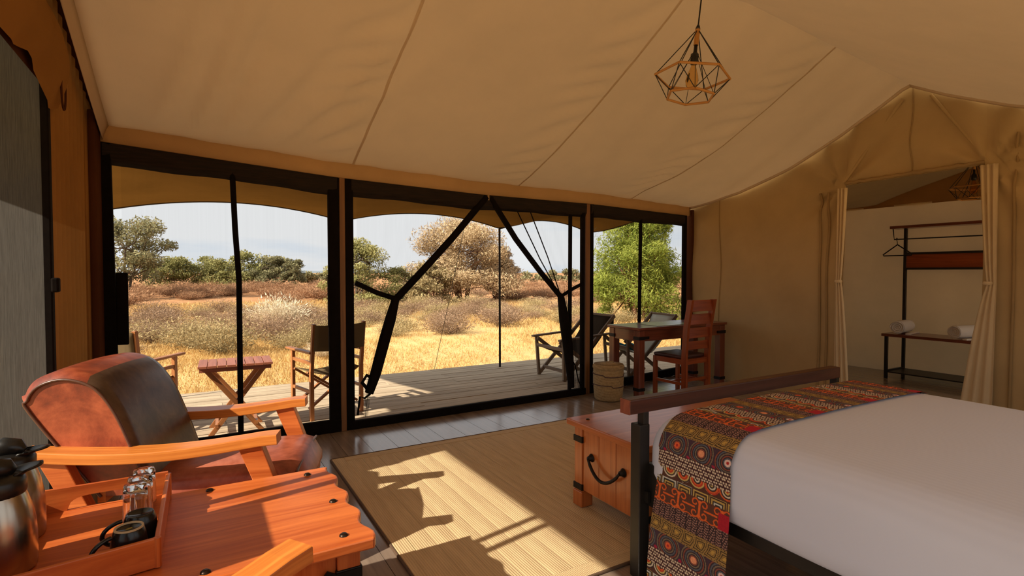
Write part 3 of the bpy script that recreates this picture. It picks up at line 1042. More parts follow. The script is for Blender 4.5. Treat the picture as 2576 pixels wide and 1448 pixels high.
tzb = tz + .0145
def jug(label, loc, rz):
    t = thing('vacuum_jug', label, 'jug', loc, rz, 'steel vacuum jugs on the tray')
    MB().lathe([(0, 0), (.074, 0), (.078, .006), (.079, .03), (.079, .09), (.076, .13), (.069, .17), (.060, .20), (.054, .215)], 40).build('body', M['steel'], t)
    MB().lathe([(.057, .205), (.060, .212), (.060, .242), (.056, .25), (.05, .256), (.02, .262), (0, .263)], 32).build('lid', M['blackplastic'], t)
    # pouring beak: sloping lip flaring out to a point
    P = []
    for i in range(13):
        a = -1.0 + 2.0 * i / 12
        row = []
        for j in range(7):
            s = j / 6
            rr = .040 + (.056 * math.cos(a * 1.1) ** 1.5) * s
            row.append((rr * math.cos(a), rr * math.sin(a) * (1 - .35 * s), .244 + .026 * s + .006 * math.sin(s * 3) - .01 * abs(a) * s))
        P.append(row)
    MB().grid(P).build('spout', M['blackplastic'], t, solid=.006)
    pts = [(-.052, 0, .246), (-.04, 0, .262), (-.01, 0, .276), (.02, 0, .272), (.034, 0, .262)]
    MB().tube(pts, [.016, .027, .031, .027, .012], 16).build('lever', M['blackplastic'], t)
    hp = [(-.05, 0, .235), (-.085, 0, .245), (-.112, 0, .22), (-.118, 0, .15), (-.10, 0, .08), (-.078, 0, .05)]
    MB().tube(hp, [.012, .014, .014, .013, .012, .010], 10).build('handle', M['blackplastic'], t)
    return t
jug('steel vacuum jug with black pouring lid, nearest on the tray', (-.468, 1.90, tzb), R(24))
jug('steel vacuum jug with black lid standing behind the nearest jug', (-.492, 2.12, tzb), R(-8))

def make_glass(label, loc, rz):
    t = thing('drinking_glass', label, 'glass', loc, rz, 'upturned glasses in the tray')
    t.scale = (1.12, 1.12, 1.1)
    n = 28
    def sq(r_, z_, p=3.2):
        row = []
        for j in range(n):
            a = 2 * math.pi * j / n
            cs, sn = math.cos(a), math.sin(a)
            k_ = (abs(cs) ** p + abs(sn) ** p) ** (-1 / p)
            row.append((r_ * k_ * cs, r_ * k_ * sn, z_))
        return row + [row[0]]
    H = .105
    rows = [sq(.0305, .0005, 2.2), sq(.031, .004, 2.2), sq(.030, .06, 2.6), sq(.029, .095, 3), sq(.026, H, 3), sq(.012, H + .0, 3), sq(.0005, H, 2),
            ]
    inner = [sq(.0005, H - .014, 2), sq(.02, H - .014, 2.6), sq(.0265, H - .02, 2.6), sq(.0275, .06, 2.4), sq(.0285, .004, 2.2), sq(.0295, .0005, 2.2), sq(.0305, .0005, 2.2)]
    MB().grid(rows + inner).build('tumbler', M['glass'], t)
    return t
make_glass('clear glass tumbler upturned in the tray, nearest of the row', (-.185, 2.085, tzb), .2)
make_glass('clear glass tumbler upturned in the tray, middle of the row', (-.178, 2.158, tzb), .5)
make_glass('clear glass tumbler upturned in the tray, furthest by the tray wall', (-.172, 2.232, tzb), .1)

def make_mug(label, loc, rz, mark):
    t = thing('coffee_mug', label, 'mug', loc, rz, 'upturned black mugs in the tray')
    MB().lathe([(.0405, .0005), (.0435, .002), (.044, .01), (.0435, .05), (.040, .075), (.0355, .088), (.0335, .0915), (.031, .0915), (.0295, .088), (0, .087)], 36).build('body', M['mug'], t)
    MB().lathe([(.0405, .0005), (.039, .004), (.038, .07), (0, .078)], 28).build('inside', M['mug'], t)
    if mark:
        MB().lathe([(.0352, .0895), (.0345, .0935), (.0300, .0935), (.0292, .0895)], 36).build('foot_ring', M['mugrim'], t)
        MB().bb((-.008, -.004, .0872), (.008, .004, .0876)).build('maker_stamp', M['mugmark'], t)
    pth = []
    for k in range(13):
        a = -math.pi * .47 + math.pi * .94 * k / 12
        pth.append((-.038 - .052 * math.cos(a), 0, .045 + .034 * math.sin(a)))
    MB().tube(pth, .006, 8).build('handle', M['mug'], t)
    return t
make_mug('upturned black mug with pale foot ring, nearer of the two', (-.176, 1.80, tzb), R(28), True)
make_mug('upturned black mug standing behind the pale-ringed mug', (-.158, 1.895, tzb), R(12), False)

# ================================================================== armchairs
def sweep_rect(path, w_, h_, taper=None):
    """flat bar swept along path in the local xz plane, width along y"""
    b = MB(); P = []; U = []
    L = 0
    for i, p in enumerate(path):
        p = Vector(p)
        if i: L += (p - Vector(path[i - 1])).length
        t = Vector(path[min(i + 1, len(path) - 1)]) - Vector(path[max(i - 1, 0)]); t.normalize()
        n_ = Vector((0, 1, 0)); up = t.cross(n_) * -1
        ww = w_ * (taper[i] if taper else 1) / 2
        hh_ = h_ / 2
        up = Vector((-t.z, 0, t.x))
        cs = [p + n_ * ww + up * hh_, p - n_ * ww + up * hh_, p - n_ * ww - up * hh_, p + n_ * ww - up * hh_]
        P.append(cs + [cs[0]]); U.append([(L, 0), (L, w_), (L, w_ + h_), (L, 2 * w_ + h_), (L, 2 * w_ + 2 * h_)])
    b.grid(P, U, smooth=False)
    for e in (0, -1):
        b.add([P[e][k_] for k_ in range(4)], [(0, 1, 2, 3)], [[(0, 0), (0, .1), (.04, .1), (.04, 0)]])
    return b

def make_armchair(label, loc, rz):
    t = thing('leather_armchair', label, 'armchair', loc, rz, 'pair of wooden framed leather armchairs')
    W = .56
    # origin: floor under the mid-point between the arm tips, +x is forward
    prof = [(-.70, .40), (-.975, .80), (-.985, .86), (-.945, .92), (-.86, .95), (-.77, .935), (-.70, .885), (-.635, .78), (-.58, .64), (-.52, .46), (-.51, .40)]
    raw = [Vector((p[0], 0, p[1])) for p in prof]; fine_ = []
    for i in range(len(raw) - 1):
        p0, p1, p2, p3 = raw[max(i - 1, 0)], raw[i], raw[i + 1], raw[min(i + 2, len(raw) - 1)]
        for k in range(4):
            t_ = k / 4
            fine_.append(.5 * ((2 * p1) + (p2 - p0) * t_ + (2 * p0 - 5 * p1 + 4 * p2 - p3) * t_ ** 2 + (3 * p1 - p0 - 3 * p2 + p3) * t_ ** 3))
    fine_.append(raw[-1])
    prof = [(p.x, p.z) for p in fine_]
    b = MB()
    ny = 22
    P = []; U = []
    # rounded-ended backrest: profile shrinks at both ends
    cx = sum(p[0] for p in prof) / len(prof); cz = .66
    for j in range(ny + 1):
        u = -1 + 2 * j / ny
        row = []; ur = []
        e = max(0, (abs(u) - .90) / .10)
        s = 1 - .10 * e ** 2
        crown = .012 * (1 - u * u)
        for i, (px_, pz_) in enumerate(prof):
            row.append((cx + (px_ - cx) * s, u * W / 2 * 1.04, cz + (pz_ - cz) * s + (crown if pz_ > .6 else 0)))
            ur.append((i * .1, u))
        P.append(row); U.append(ur)
    shell = MB()
    shell.grid([r_[:22] for r_ in P], [r_[:22] for r_ in U])
    shell.build('backrest', M['leather'], t)
    MB().grid([r_[21:] for r_ in P], [r_[21:] for r_ in U]).build('back_shaded_face', M['leatherfront'], t)  # front of the backrest, coloured darker where the sun misses it
    for e, nm in ((0, 'side_panel'), (-1, 'side_panel')):
        sp = MB()
        sp.add(P[e], [tuple(range(len(prof)))], [[(p[0], p[2]) for p in P[e]]])
        sp.build(nm, M['leather'], t)
        pp = [Vector(p) for p in P[e]]
        dy = .004 if e == -1 else -.004
        MB().tube([(p.x, p.y + dy, p.z) for p in pp], .006, 8).build('piping', M['piping'], t)
    MB().bar(P[0][0], P[-1][0], .03, .05).build('back_rail', M['armwood'], t)
    # seat cushion: domed block
    P = []; U = []
    x0, x1 = -.58, .09
    sec = [(-1, 0), (-1, .5), (-.97, .85), (-.88, 1.0), (-.5, 1.08), (0, 1.1), (.5, 1.08), (.88, 1.0), (.97, .85), (1, .5), (1, 0)]
    for i in range(17):
        u = i / 16
        x = x0 + (x1 - x0) * u
        edge = max(0, (u - .86) / .14)
        hh_ = (.145) * math.sqrt(max(0.12, 1 - (edge * .95) ** 2.5))
        row = []
        for (a, h_) in sec:
            row.append((x + (.02 * (1 - a * a)) * u, a * (W / 2 - .004), .335 + hh_ * h_ + .02 * (u - .5)))
        P.append(row); U.append([(x, a) for a, h_ in sec])
    sb = MB().grid(P, U)
    sb.add(P[-1], [tuple(range(len(sec)))], [[(p[1], p[2]) for p in P[-1]]], True)
    sb.build('seat_cushion', M['seatleather'], t)
    MB().bb((x0, -W / 2, .29), (x1 - .01, W / 2, .338)).build('seat_base', M['leather'], t, .01)
    MB().tube([(x1 - .03, a * (W / 2 - .01), .335 + .02 + .112 + .012 * (1 - a * a)) for a in np.linspace(-1, 1, 13)], .006, 8).build('front_piping', M['piping'], t)
    # arms, legs
    for sy in (-1, 1):
        yv = sy * (W / 2 + .055)
        path = []
        for k in range(15):
            u = k / 14
            x = -.95 + .95 * u
            z = .635 - .034 * math.sin(math.pi * min(1, u / .95)) + .012 * u
            path.append((x, yv, z))
        tp = [.85 + .25 * math.sin(math.pi * min(1, k / 12)) for k in range(15)]
        arm = sweep_rect(path, .10, .044, tp)
        # mitred tip turning down
        arm.build('arm', M['armwood'], t, .004)
        front = MB().prism([(-.155, .61), (-.065, .625), (.15, .0), (.085, 0)], 1, yv - .028, yv + .028)
        front.build('front_leg', M['redwood'], t, .004)
        rear = MB().prism([(-.90, .615), (-.80, .60), (-.54, 0), (-.60, 0)], 1, yv - .026, yv + .026)
        rear.build('rear_leg', M['redwood'], t, .004)
        MB().bb((-.56, yv - .02 - (.0 if sy > 0 else 0), .30), (.03, yv + .02, .36)).build('side_rail', M['redwood'], t, .004)
    for xx_ in (-.5, .0):
        MB().bb((xx_ - .02, -W / 2 - .04, .27), (xx_ + .02, W / 2 + .04, .31)).build('cross_rail', M['redwood'], t)
    return t
ch1 = make_armchair('worn brown leather armchair with honey wood arms behind the chest table', (.40, 2.82, 0), R(-19))
ch2 = copy_tree(ch1)
tag(ch2, 'armchair of which only the mitred wooden arm tip shows over the chest table')
ch2.location = (.40, 1.165, 0); ch2.rotation_euler = (0, 0, R(33))

# ================================================================== bed
bd = thing('steel_bed', 'black steel bed frame with dark wooden foot rail', 'bed', (0, 0, 0))
BX0, BX1, BY0, BY1 = 1.69, 3.19, -.38, 1.76
MB().box(((1.60 + 3.24) / 2, BY1, .775), (1.64, .06, .065)).build('foot_rail', M['railwood'], bd, .006)
MB().box((1.602, BY1, .775), (.008, .058, .063)).build('rail_end', M['endgrain'], bd)
for x in (BX0, BX1 + .02):
    lg = MB().box((x, BY1, .345), (.06, .06, .69)).build('leg', M['black_metal'], bd, .005)
    MB().box((x + .012, BY1 - .006, .71), (.032, .04, .07)).build('rail_post', M['black_metal'], lg, .003)
    MB().box((x + (.035 if x < 2 else -.035), BY1 - .055, .42), (.03, .07, .19)).build('bracket', M['black_metal'], lg, .004)
    MB().box((x, BY0, .345), (.06, .06, .69)).build('leg', M['black_metal'], bd, .005)
for x in (BX0 + .09, BX1 - .05):
    MB().bb((x - .02, BY0, .345), (x + .02, BY1 - .03, .395)).build('side_rail', M['black_metal'], bd, .004)
MB().bb((BX0, BY1 - .05, .345), (BX1, BY1 - .01, .395)).build('end_rail', M['black_metal'], bd)
MB().bb((BX0, BY0, .345), (BX1, BY0 + .04, .395)).build('end_rail', M['black_metal'], bd)
for k in range(12):
    yy = BY0 + .1 + k * .165
    MB().bb((BX0 + .11, yy, .375), (BX1 - .03, yy + .08, .395)).build('slat', M['railwood'], bd)

# mattress in white linen
MXa, MXb, MYa, MYb, MZa, MZb = 1.70, 3.30, -.36, 1.727, .40, .742
def mtop(x, y): return .012 * (1 - ((x - 2.5) / .80) ** 2)
RC = .13
def mprof(n=10):
    """cross-section in x from left foot, over the top, to right foot: list of (x,z)"""
    pts = [(MXa + .05, MZa), (MXa + .012, MZa + .03), (MXa, MZa + .09)]
    for k in range(n + 1):
        a = math.pi - (math.pi / 2) * k / n
        pts.append((MXa + RC + RC * math.cos(a), MZb - RC + RC * math.sin(a)))
    for x in np.linspace(MXa + RC, MXb - RC, 14)[1:-1]: pts.append((float(x), MZb + mtop(x, 0)))
    for k in range(n + 1):
        a = math.pi / 2 - (math.pi / 2) * k / n
        pts.append((MXb - RC + RC * math.cos(a), MZb - RC + RC * math.sin(a)))
    pts += [(MXb, MZa + .09), (MXb - .012, MZa + .03), (MXb - .05, MZa)]
    return pts
mp_ = mprof()
P = []; U = []
ys = [MYb - RC * (1 - math.sin(math.pi / 2 * k / 10)) if False else None for k in range(1)]
rowsy = []
for k in range(11):
    a = math.pi / 2 * k / 10
    rowsy.append((MYb - RC * (1 - math.cos(a)), RC * (1 - math.sin(a)) ))   # (y, inset)
rowsy = rowsy[:]                                                             # foot end rounding
for yy in np.linspace(MYb - RC, MYa, 40)[1:]: rowsy.append((float(yy), None))
cxm, czm = (MXa + MXb) / 2, MZa
for k, (yy, inset) in enumerate(rowsy):
    row = []; ur = []
    for (x, z) in mp_:
        if k <= 10:
            a = math.pi / 2 * k / 10
            s_in = RC * .35 * (1 - math.sin(a))
            x2 = x + (s_in if x < cxm else -s_in) * min(1, abs(x - cxm) / .85) ** 2
            z2 = MZa + (z - MZa) * (1 - (RC / (MZb - MZa)) * .62 * (1 - math.sin(a)))
        else: x2, z2 = x, z
        x2 += .004 * math.sin(yy * 9 + z * 5)
        row.append((x2, yy, z2)); ur.append((yy, x))
    P.append(row); U.append(ur)
mb = MB().grid(P, U)
mb.add(P[0], [tuple(range(len(P[0])))], [[(0, 0)] * len(P[0])])
mt = mb.build('mattress', M['linen'])
tag(mt, 'thick mattress in smooth white linen on the steel bed frame', 'mattress')
# piping-like seam of the sheet along the long edge
# --- runner
LEN = []
def rpath():
    pts = [(MXa - .010, .03)]
    for z in np.linspace(.03, MZb - RC, 40)[1:]: pts.append((MXa - .010 - .006 * math.sin(z * 9), float(z)))
    for k in range(1, 21):
        a = math.pi - (math.pi / 2) * k / 20
        pts.append((MXa + RC + (RC + .010) * math.cos(a), MZb - RC + (RC + .010) * math.sin(a)))
    for x in np.linspace(MXa + RC, MXb - RC, 40)[1:]: pts.append((float(x), MZb + mtop(x, 0) + .010))
    for k in range(1, 21):
        a = math.pi / 2 - (math.pi / 2) * k / 20
        pts.append((MXb - RC + (RC + .010) * math.cos(a), MZb - RC + (RC + .010) * math.sin(a)))
    for z in np.linspace(MZb - RC, .12, 20)[1:]: pts.append((MXb + .010, float(z)))
    return pts
rp_ = np.array(rpath())
sl = np.concatenate([[0], np.cumsum(np.hypot(*np.diff(rp_, axis=0).T))])
TOT = sl[-1]
RW = .345
sv = np.concatenate([np.arange(0, .95, .0018), np.arange(.95, TOT, .0034)]); wv_ = np.linspace(0, RW, 183)
na, nb_ = len(sv), len(wv_)
X = np.interp(sv, sl, rp_[:, 0]); Z = np.interp(sv, sl, rp_[:, 1])
YA = 1.29                                     # near edge; width runs towards the foot
SS, WW = np.meshgrid(sv, wv_, indexing='ij')
XX = np.repeat(X[:, None], nb_, 1); ZZ = np.repeat(Z[:, None], nb_, 1)
hang = np.clip((.70 - SS) / .70, 0, 1)
YY = YA + WW + .008 * np.sin(SS * 3.0) * (WW / RW) + .055 * hang * (WW / RW) + .01 * hang
XX = XX - .012 * np.clip((.45 - SS) / .45, 0, 1)
# drape the foot side over the mattress rounding
over = np.clip((YY - (MYb - RC)) / RC, 0, 1)
drop = RC * .62 * (1 - np.sqrt(np.clip(1 - over ** 2, 0, 1)))
top = np.clip((ZZ - MZa) / (MZb - MZa), 0, 1)
ZZ = ZZ - drop * top
inward = RC * .35 * (1 - np.sqrt(np.clip(1 - over ** 2, 0, 1)))
XX = XX + inward * np.clip((2.5 - XX) / .80, -1, 1) * (np.clip((ZZ - .3) / .2, 0, 1))
def cells(a, per): 
    k = np.floor(a / per); return a - (k + .5) * per, k
def pattern(s, w):
    """the printed bands; s runs up the cloth from its hem, w across. returns rgb (linear)"""
    def L3(c): return np.array(S(c)[:3])
    out = np.zeros(s.shape + (3,)) + L3((58, 34, 40))
    PER = .43
    p = (s + .35) % PER                              # position within a repeat, upwards
    h = np.sin(np.floor(s / .0037) * 12.9898 + np.floor(w / .0037) * 78.233) * 43758.5453
    h = h - np.floor(h)
    def put(mask, c): out[mask] = L3(c)
    # dots
    m = (p < .070)
    a, ka = cells(p, .0117); b, kb = cells(w + .0058 * (ka % 2), .0117)
    j1 = np.sin(ka * 3.1 + kb * 5.7) * .0013; j2 = np.cos(ka * 4.3 + kb * 2.9) * .0013
    put(m, (74, 34, 38)); put(m & (np.hypot(a - j1, b - j2) < .0041), (232, 212, 186))
    # target circles
    m = (p >= .070) & (p < .150)
    b, kb = cells(w + .045, .118); a = p - .110
    r = np.hypot(a, b)
    put(m, (74, 50, 66))
    ring = np.floor(r / .0046).astype(int)
    put(m & (r < .057), (58, 44, 52))
    odd = (ring % 2 == 1) & (r < .058)
    kk = np.mod(ring + kb.astype(int), 6)
    put(m & odd & (kk < 2), (136, 118, 96)); put(m & odd & (kk >= 2) & (kk < 4), (98, 104, 116)); put(m & odd & (kk >= 4), (150, 80, 62))
    put(m & (r < .0135), (240, 104, 56)); put(m & (r < .0055), (190, 36, 36))
    put(m & (r < .0135) & (np.mod(kb, 3) == 1), (248, 164, 120))
    put(m & (r < .0135) & (np.mod(kb, 3) == 0) & (r > .006), (240, 206, 196))
    put(m & (np.hypot(a + .034, np.abs(b) - .059) < .008), (170, 30, 66))
    # gold keys
    m = (p >= .150) & (p < .212)
    b, kb = cells(w + .01 + .012 * np.sin(p * 40), .052); a = p - .181
    chb = np.maximum(np.abs(a), np.abs(b) * 1.05) + .003 * np.sin(np.arctan2(a, b) + kb)
    put(m, (56, 40, 26)); put(m & (np.mod(chb, .0082) < .0046), (172, 136, 74)); put(m & (chb < .007), (202, 160, 76))
    put(m & (np.abs(np.abs(a) - .028) < .003) & (np.mod(w, .012) < .007), (160, 124, 70))
    put(m & (np.abs(b) > .0235) & (np.mod(p, .0075) < .004), (172, 136, 74))
    # mauve dashes
    m = (p >= .212) & (p < .278)
    put(m, (50, 30, 36))
    col_ = np.floor(w / .026); wob = .004 * np.sin(w * 160 + col_ * 2.1)
    put(m & (np.mod(p + wob, .0095) < .0052) & (np.mod(w, .026) < .022) & (np.mod(w + np.floor((p + wob) / .0095) * .0037, .011) < .0082), (172, 128, 116))
    # orange scrolls
    m = (p >= .278) & (p < .358)
    put(m, (98, 58, 44))
    b, kb = cells(w + .02, .098); a = p - .318
    og = (238, 106, 42)
    for cy, cx_ in ((.021, -.021), (.021, .021), (-.021, -.021), (-.021, .021)):
        dy, dx = (a - cy) * np.sign(cy), (b - cx_) * np.sign(cx_)
        rr = np.hypot(dy, dx); th = np.mod(np.arctan2(dy, dx) + np.pi, 2 * np.pi)
        put(m & (np.abs(rr - (.0065 + .0105 * th / (2 * np.pi))) < .0027), og)
    put(m & (np.abs(b) < .0048) & (np.abs(a) < .034), (242, 110, 44))
    put(m & (np.abs(a) < .0038) & (np.abs(np.abs(b) - .036) < .016), og)
    put(m & (np.abs(a + .036 - .003 * np.sin(w * 150)) < .0022), og)
    put(m & (w < .045) & (p < .34), (186, 22, 46))
    # arcs and boxes
    m = (p >= .345) & (p < PER)
    m = m & ((p >= .358) | (np.abs(cells(w + .02, .098)[0]) > .03))
    put(m & (p >= .358), (92, 52, 40))
    b2, kb2 = cells(w - .012, .076); a2 = p - .352
    chb = np.maximum(np.abs(a2), np.abs(b2)); ring = np.floor(chb / .0058).astype(int)
    pal2 = [(214, 180, 98), (52, 46, 44), (218, 216, 204), (62, 54, 50), (200, 164, 86), (70, 44, 38)]
    for i_ in range(6): put(m & (p >= .358) & (chb < .036) & (np.mod(ring + kb2.astype(int), 6) == i_), pal2[i_])
    b, kb = cells(w + .02, .066); a = p - PER
    r = np.hypot(a, b); ring = np.floor(r / .0058).astype(int)
    pal = [(206, 62, 40), (218, 190, 112), (70, 48, 44), (230, 218, 194), (60, 44, 44), (226, 102, 44)]
    for i_ in range(6): put(m & (r < .035) & (np.mod(ring + kb.astype(int), 6) == i_), pal[i_])
    out *= (.88 + .22 * h)[..., None]
    return out
colr = pattern(SS, WW)
V = np.stack([XX, YY, ZZ], -1).reshape(-1, 3)
ii, jj = np.meshgrid(np.arange(na - 1), np.arange(nb_ - 1), indexing='ij')
i0 = (ii * nb_ + jj).ravel()
F = np.stack([i0, i0 + nb_, i0 + nb_ + 1, i0 + 1], 1)
def np_mesh(name, V, F, mat, smooth=True, k=4):
    me = bpy.data.meshes.new(name)
    me.vertices.add(len(V)); me.vertices.foreach_set('co', np.asarray(V, dtype=np.float32).ravel())
    me.loops.add(F.size); me.loops.foreach_set('vertex_index', F.astype(np.int32).ravel())
    me.polygons.add(len(F)); me.polygons.foreach_set('loop_start', np.arange(0, F.size, k, dtype=np.int32))
    me.polygons.foreach_set('use_smooth', np.full(len(F), smooth))
    me.materials.append(mat)
    me.update(); me.validate()
    return me
me = np_mesh('bed_runner', V, F, M['runner'])
ca = me.attributes.new('print', 'FLOAT_COLOR', 'POINT')
ca.data.foreach_set('color', np.concatenate([colr.reshape(-1, 3), np.ones((len(V), 1))], 1).astype(np.float32).ravel())
rn = link('bed_runner', me)
tag(rn, 'bed runner printed with orange, gold and maroon African bands across the bed foot', 'runner')

# ================================================================== desk, chair, basket
DZ_ = .76
ds = thing('writing_desk', 'dark mahogany writing desk with black corner straps by the right window', 'desk', (0, 0, 0))
DX0, DX1, DY0, DY1 = 4.08, 5.52, 4.28, 4.80
MB().bb((DX0, DY0, DZ_ - .03), (DX1, DY1, DZ_)).build('top', M['deskwood'], ds, .006)
MB().bb((DX0 + .03, DY0 + .02, DZ_ - .15), (DX1 - .03, DY0 + .045, DZ_ - .03)).build('front_apron', M['deskwood'], ds)
MB().bb((DX0 + .03, DY1 - .045, DZ_ - .15), (DX1 - .03, DY1 - .02, DZ_ - .03)).build('back_apron', M['deskwood'], ds)
for x in (DX0 + .03, DX1 - .055):
    MB().bb((x, DY0 + .03, DZ_ - .15), (x + .025, DY1 - .03, DZ_ - .03)).build('end_apron', M['deskwood'], ds)
g = .085
for x in (DX0 + .02, DX1 - .02 - g):
    for y in (DY0 + .015, DY1 - .015 - g):
        lg = MB().bb((x, y, 0), (x + g, y + g, DZ_ - .03)).build('leg', M['deskwood'], ds, .006)
        for zz in (DZ_ - .115, .085):
            MB().bb((x - .004, y - .004, zz - .018), (x + g + .004, y + g + .004, zz + .018)).build('strap', M['iron'], lg, .002)
        MB().bb((x - .004 if x < 5 else x - .06, y - .006, DZ_ - .128), (x + g + .06 if x < 5 else x + g + .004, y + .002, DZ_ - .098)).build('corner_plate', M['iron'], lg)
mir = MB().bb((4.40, 4.32, DZ_), (5.0, 4.66, DZ_ + .006)).build('desk_blotter', plain('green_desk_cover', (150, 158, 112), .25), None, .002)
tag(mir, 'pale green glossy desk blotter lying on the writing desk', 'blotter')

dc = thing('dining_chair', 'mahogany ladder-back chair pushed under the writing desk', 'chair', (4.64, 4.20, 0), R(3))
# local: +y faces the desk, back at -y
for sx in (-1, 1):
    pts = []
    P_ = [(-.0, 0), (-.005, .25), (0, .45), (-.02, .75), (-.075, 1.07)]
    b = MB(); rows = []; uvr = []
    for (yo, z) in P_:
        y = -.20 + yo
        x = sx * .19
        rows.append([(x - .02, y - .03, z), (x + .02, y - .03, z), (x + .02, y + .03, z), (x - .02, y + .03, z), (x - .02, y - .03, z)])
        uvr.append([(z, 0), (z, .04), (z, .10), (z, .14), (z, .2)])
    b.grid(rows, uvr, smooth=False)
    b.add(rows[-1][:4], [(0, 1, 2, 3)], [[(0, 0)] * 4]).add(rows[0][:4], [(3, 2, 1, 0)], [[(0, 0)] * 4])
    b.build('rear_leg', M['chairwood'], dc, .004)
    MB().bb((sx * .19 - .02, .18, 0), (sx * .19 + .02, .22, .43)).build('front_leg', M['chairwood'], dc, .004)
    MB().bb((sx * .19 - .012, -.18, .15), (sx * .19 + .012, .19, .18)).build('stretcher', M['chairwood'], dc)
    MB().bb((sx * .19 - .014, -.18, .375), (sx * .19 + .014, .20, .43)).build('seat_rail', M['chairwood'], dc)
MB().bb((-.18, .185, .375), (.18, .212, .43)).build('seat_rail', M['chairwood'], dc)
MB().bb((-.18, -.212, .375), (.18, -.185, .43)).build('seat_rail', M['chairwood'], dc)
MB().bb((-.18, -.21, .19), (.18, -.19, .22)).build('stretcher', M['chairwood'], dc)
MB().bb((-.18, .0, .15), (.18, .022, .175)).build('stretcher', M['chairwood'], dc)
MB().bb((-.20, -.17, .43), (.20, .225, .468)).build('seat_pad', plain('dark_brown_seat', (74, 44, 38), .35), dc, .016, 3)
for z0, z1 in ((.945, 1.065), (.80, .915), (.655, .765), (.53, .62)):
    zz = (z0 + z1) / 2
    yo = -.20 + float(np.interp(zz, [.45, .75, 1.07], [0, -.02, -.075]))
    tl = -math.atan2(float(np.interp(z1, [.45, .75, 1.07], [0, -.02, -.075])) - float(np.interp(z0, [.45, .75, 1.07], [0, -.02, -.075])), z1 - z0)
    MB().box((0, yo, zz), (.345, .018, z1 - z0), Matrix.Rotation(-tl, 3, 'X')).build('back_slat', M['chairwood'], dc, .004)

bk = thing('waste_basket', 'round woven sisal basket with dark zigzag bands beside the desk leg', 'basket', (3.78, 4.42, 0))
MB().lathe([(0, .004), (.135, .004), (.148, .02), (.158, .12), (.162, .25), (.160, .345), (.150, .352)], 36).build('body', M['basket'], bk)
MB().lathe([(.163, .335), (.168, .345), (.168, .365), (.155, .385), (.06, .392), (0, .392)], 36).build('lid', M['basket'], bk)
for zz, k in ((.155, 1), (.265, 2)):
    pts = []
    for i in range(49):
        a = 2 * math.pi * i / 48
        rr = float(np.interp(zz, [.12, .25, .345], [.158, .162, .160])) + .002
        st = .018 if math.sin(a * 2 + k) > 0 else -.0
        pts.append((rr * math.cos(a), rr * math.sin(a), zz + st))
    MB().tube(pts, .005, 6).build('band', M['basketband'], bk)
MB().tube([(.05, -.02, .392), (.045, -.02, .41), (-.045, -.02, .41), (-.05, -.02, .392)], .006, 6).build('lid_loop', M['basket'], bk)

# ================================================================== pendant lamps
def make_lamp(label, loc, cord_top, scale=1.0, rz=0):
    t = thing('pendant_lamp', label, 'lamp', loc, rz, 'diamond cage pendant lamps')
    # origin at the apex of the cage
    def ring(r_, z_, n, ph, tilt=0): return [(r_ * math.cos(2 * math.pi * k / n + ph), r_ * math.sin(2 * math.pi * k / n + ph), z_) for k in range(n)]
    sc1 = 1.0; t.scale = (scale,) * 3
    A = (0, 0, 0)
    up = ring(.255 * sc1, -.335 * sc1, 6, .25)
    lo = ring(.165 * sc1, -.475 * sc1, 6, .25 + math.pi / 6)
    for nm, rg_ in (('rim', up), ('rim', lo)):
        b = MB()
        for k in range(6): b.tube([rg_[k], rg_[(k + 1) % 6]], .0085 * sc1, 6)
        b.build(nm, M['lampwood'], t)
    b = MB()
    for k in range(6):
        b.tube([A, up[k]], .0035 * sc1, 5)
        b.tube([up[k], lo[k]], .0032 * sc1, 5); b.tube([up[k], lo[k - 1]], .0032 * sc1, 5)
    for k in range(6): b.tube([(0, 0, -.14 * sc1), lo[k]], .0022 * sc1, 5)
    b.build('cage', M['cable'], t)
    MB().tube([(0, 0, 0), (0, 0, -.115 * sc1)], .017 * sc1, 12).build('stem', M['lampwood'], t)
    MB().lathe([(.006, .03), (.014, .012), (.018, -.005), (0, -.006)], 14).build('cap', M['blackplastic'], t)
    MB().lathe([(0, -.115), (.012, -.115), (.013, -.17), (.028, -.18), (.028, -.235), (.022, -.25), (0, -.25)], 14).build('socket', M['blackplastic'], t)
    MB().lathe([(.014, -.25), (.018, -.27), (.038, -.33), (.044, -.365), (.036, -.40), (.018, -.418), (.001, -.422)], 18).build('bulb', M['bulb'], t)
    MB().tube([(0, 0, .02), (0, 0, cord_top)], .0055, 6).build('cord', M['cable'], t)
    return t
LY = 2.10
make_lamp('wire cage pendant lamp with wooden rims hanging in the bedroom', (2.43, LY, 2.72), (roof(2.43, LY) - 2.72) / .8, .8, R(8)).rotation_euler = (R(3), R(6), R(8))
make_lamp('wire cage pendant lamp hanging in the dressing room beyond the doorway', (7.55, 2.62, 2.62), .02, .9, R(20))

# ================================================================== dressing room furniture
rk = thing('clothes_rack', 'black steel clothes rack with wooden shelves and bench in the dressing room', 'rack', (0, .10, 0))
XRk = 8.10
for y in (3.42, 2.20):
    MB().box((XRk, y, .97), (.035, .035, 1.94)).build('upright', M['black_metal'], rk, .003)
    MB().box((XRk - .45, y, .27), (.035, .035, .54)).build('bench_leg', M['black_metal'], rk, .003)
    MB().box((XRk - .225, y, .09), (.45, .03, .03)).build('foot_bar', M['black_metal'], rk)
MB().bb((XRk - .12, 2.1, 1.94), (XRk + .10, 3.56, 1.975)).build('top_shelf', M['deskwood'], rk, .003)
MB().bb((XRk - .012, 2.2, 1.42), (XRk + .012, 3.42, 1.60)).build('back_board', M['chairwood'], rk)
for zz in (1.41, 1.61):
    MB().bb((XRk - .02, 2.2, zz - .014), (XRk + .02, 3.42, zz + .014)).build('cross_bar', M['black_metal'], rk)
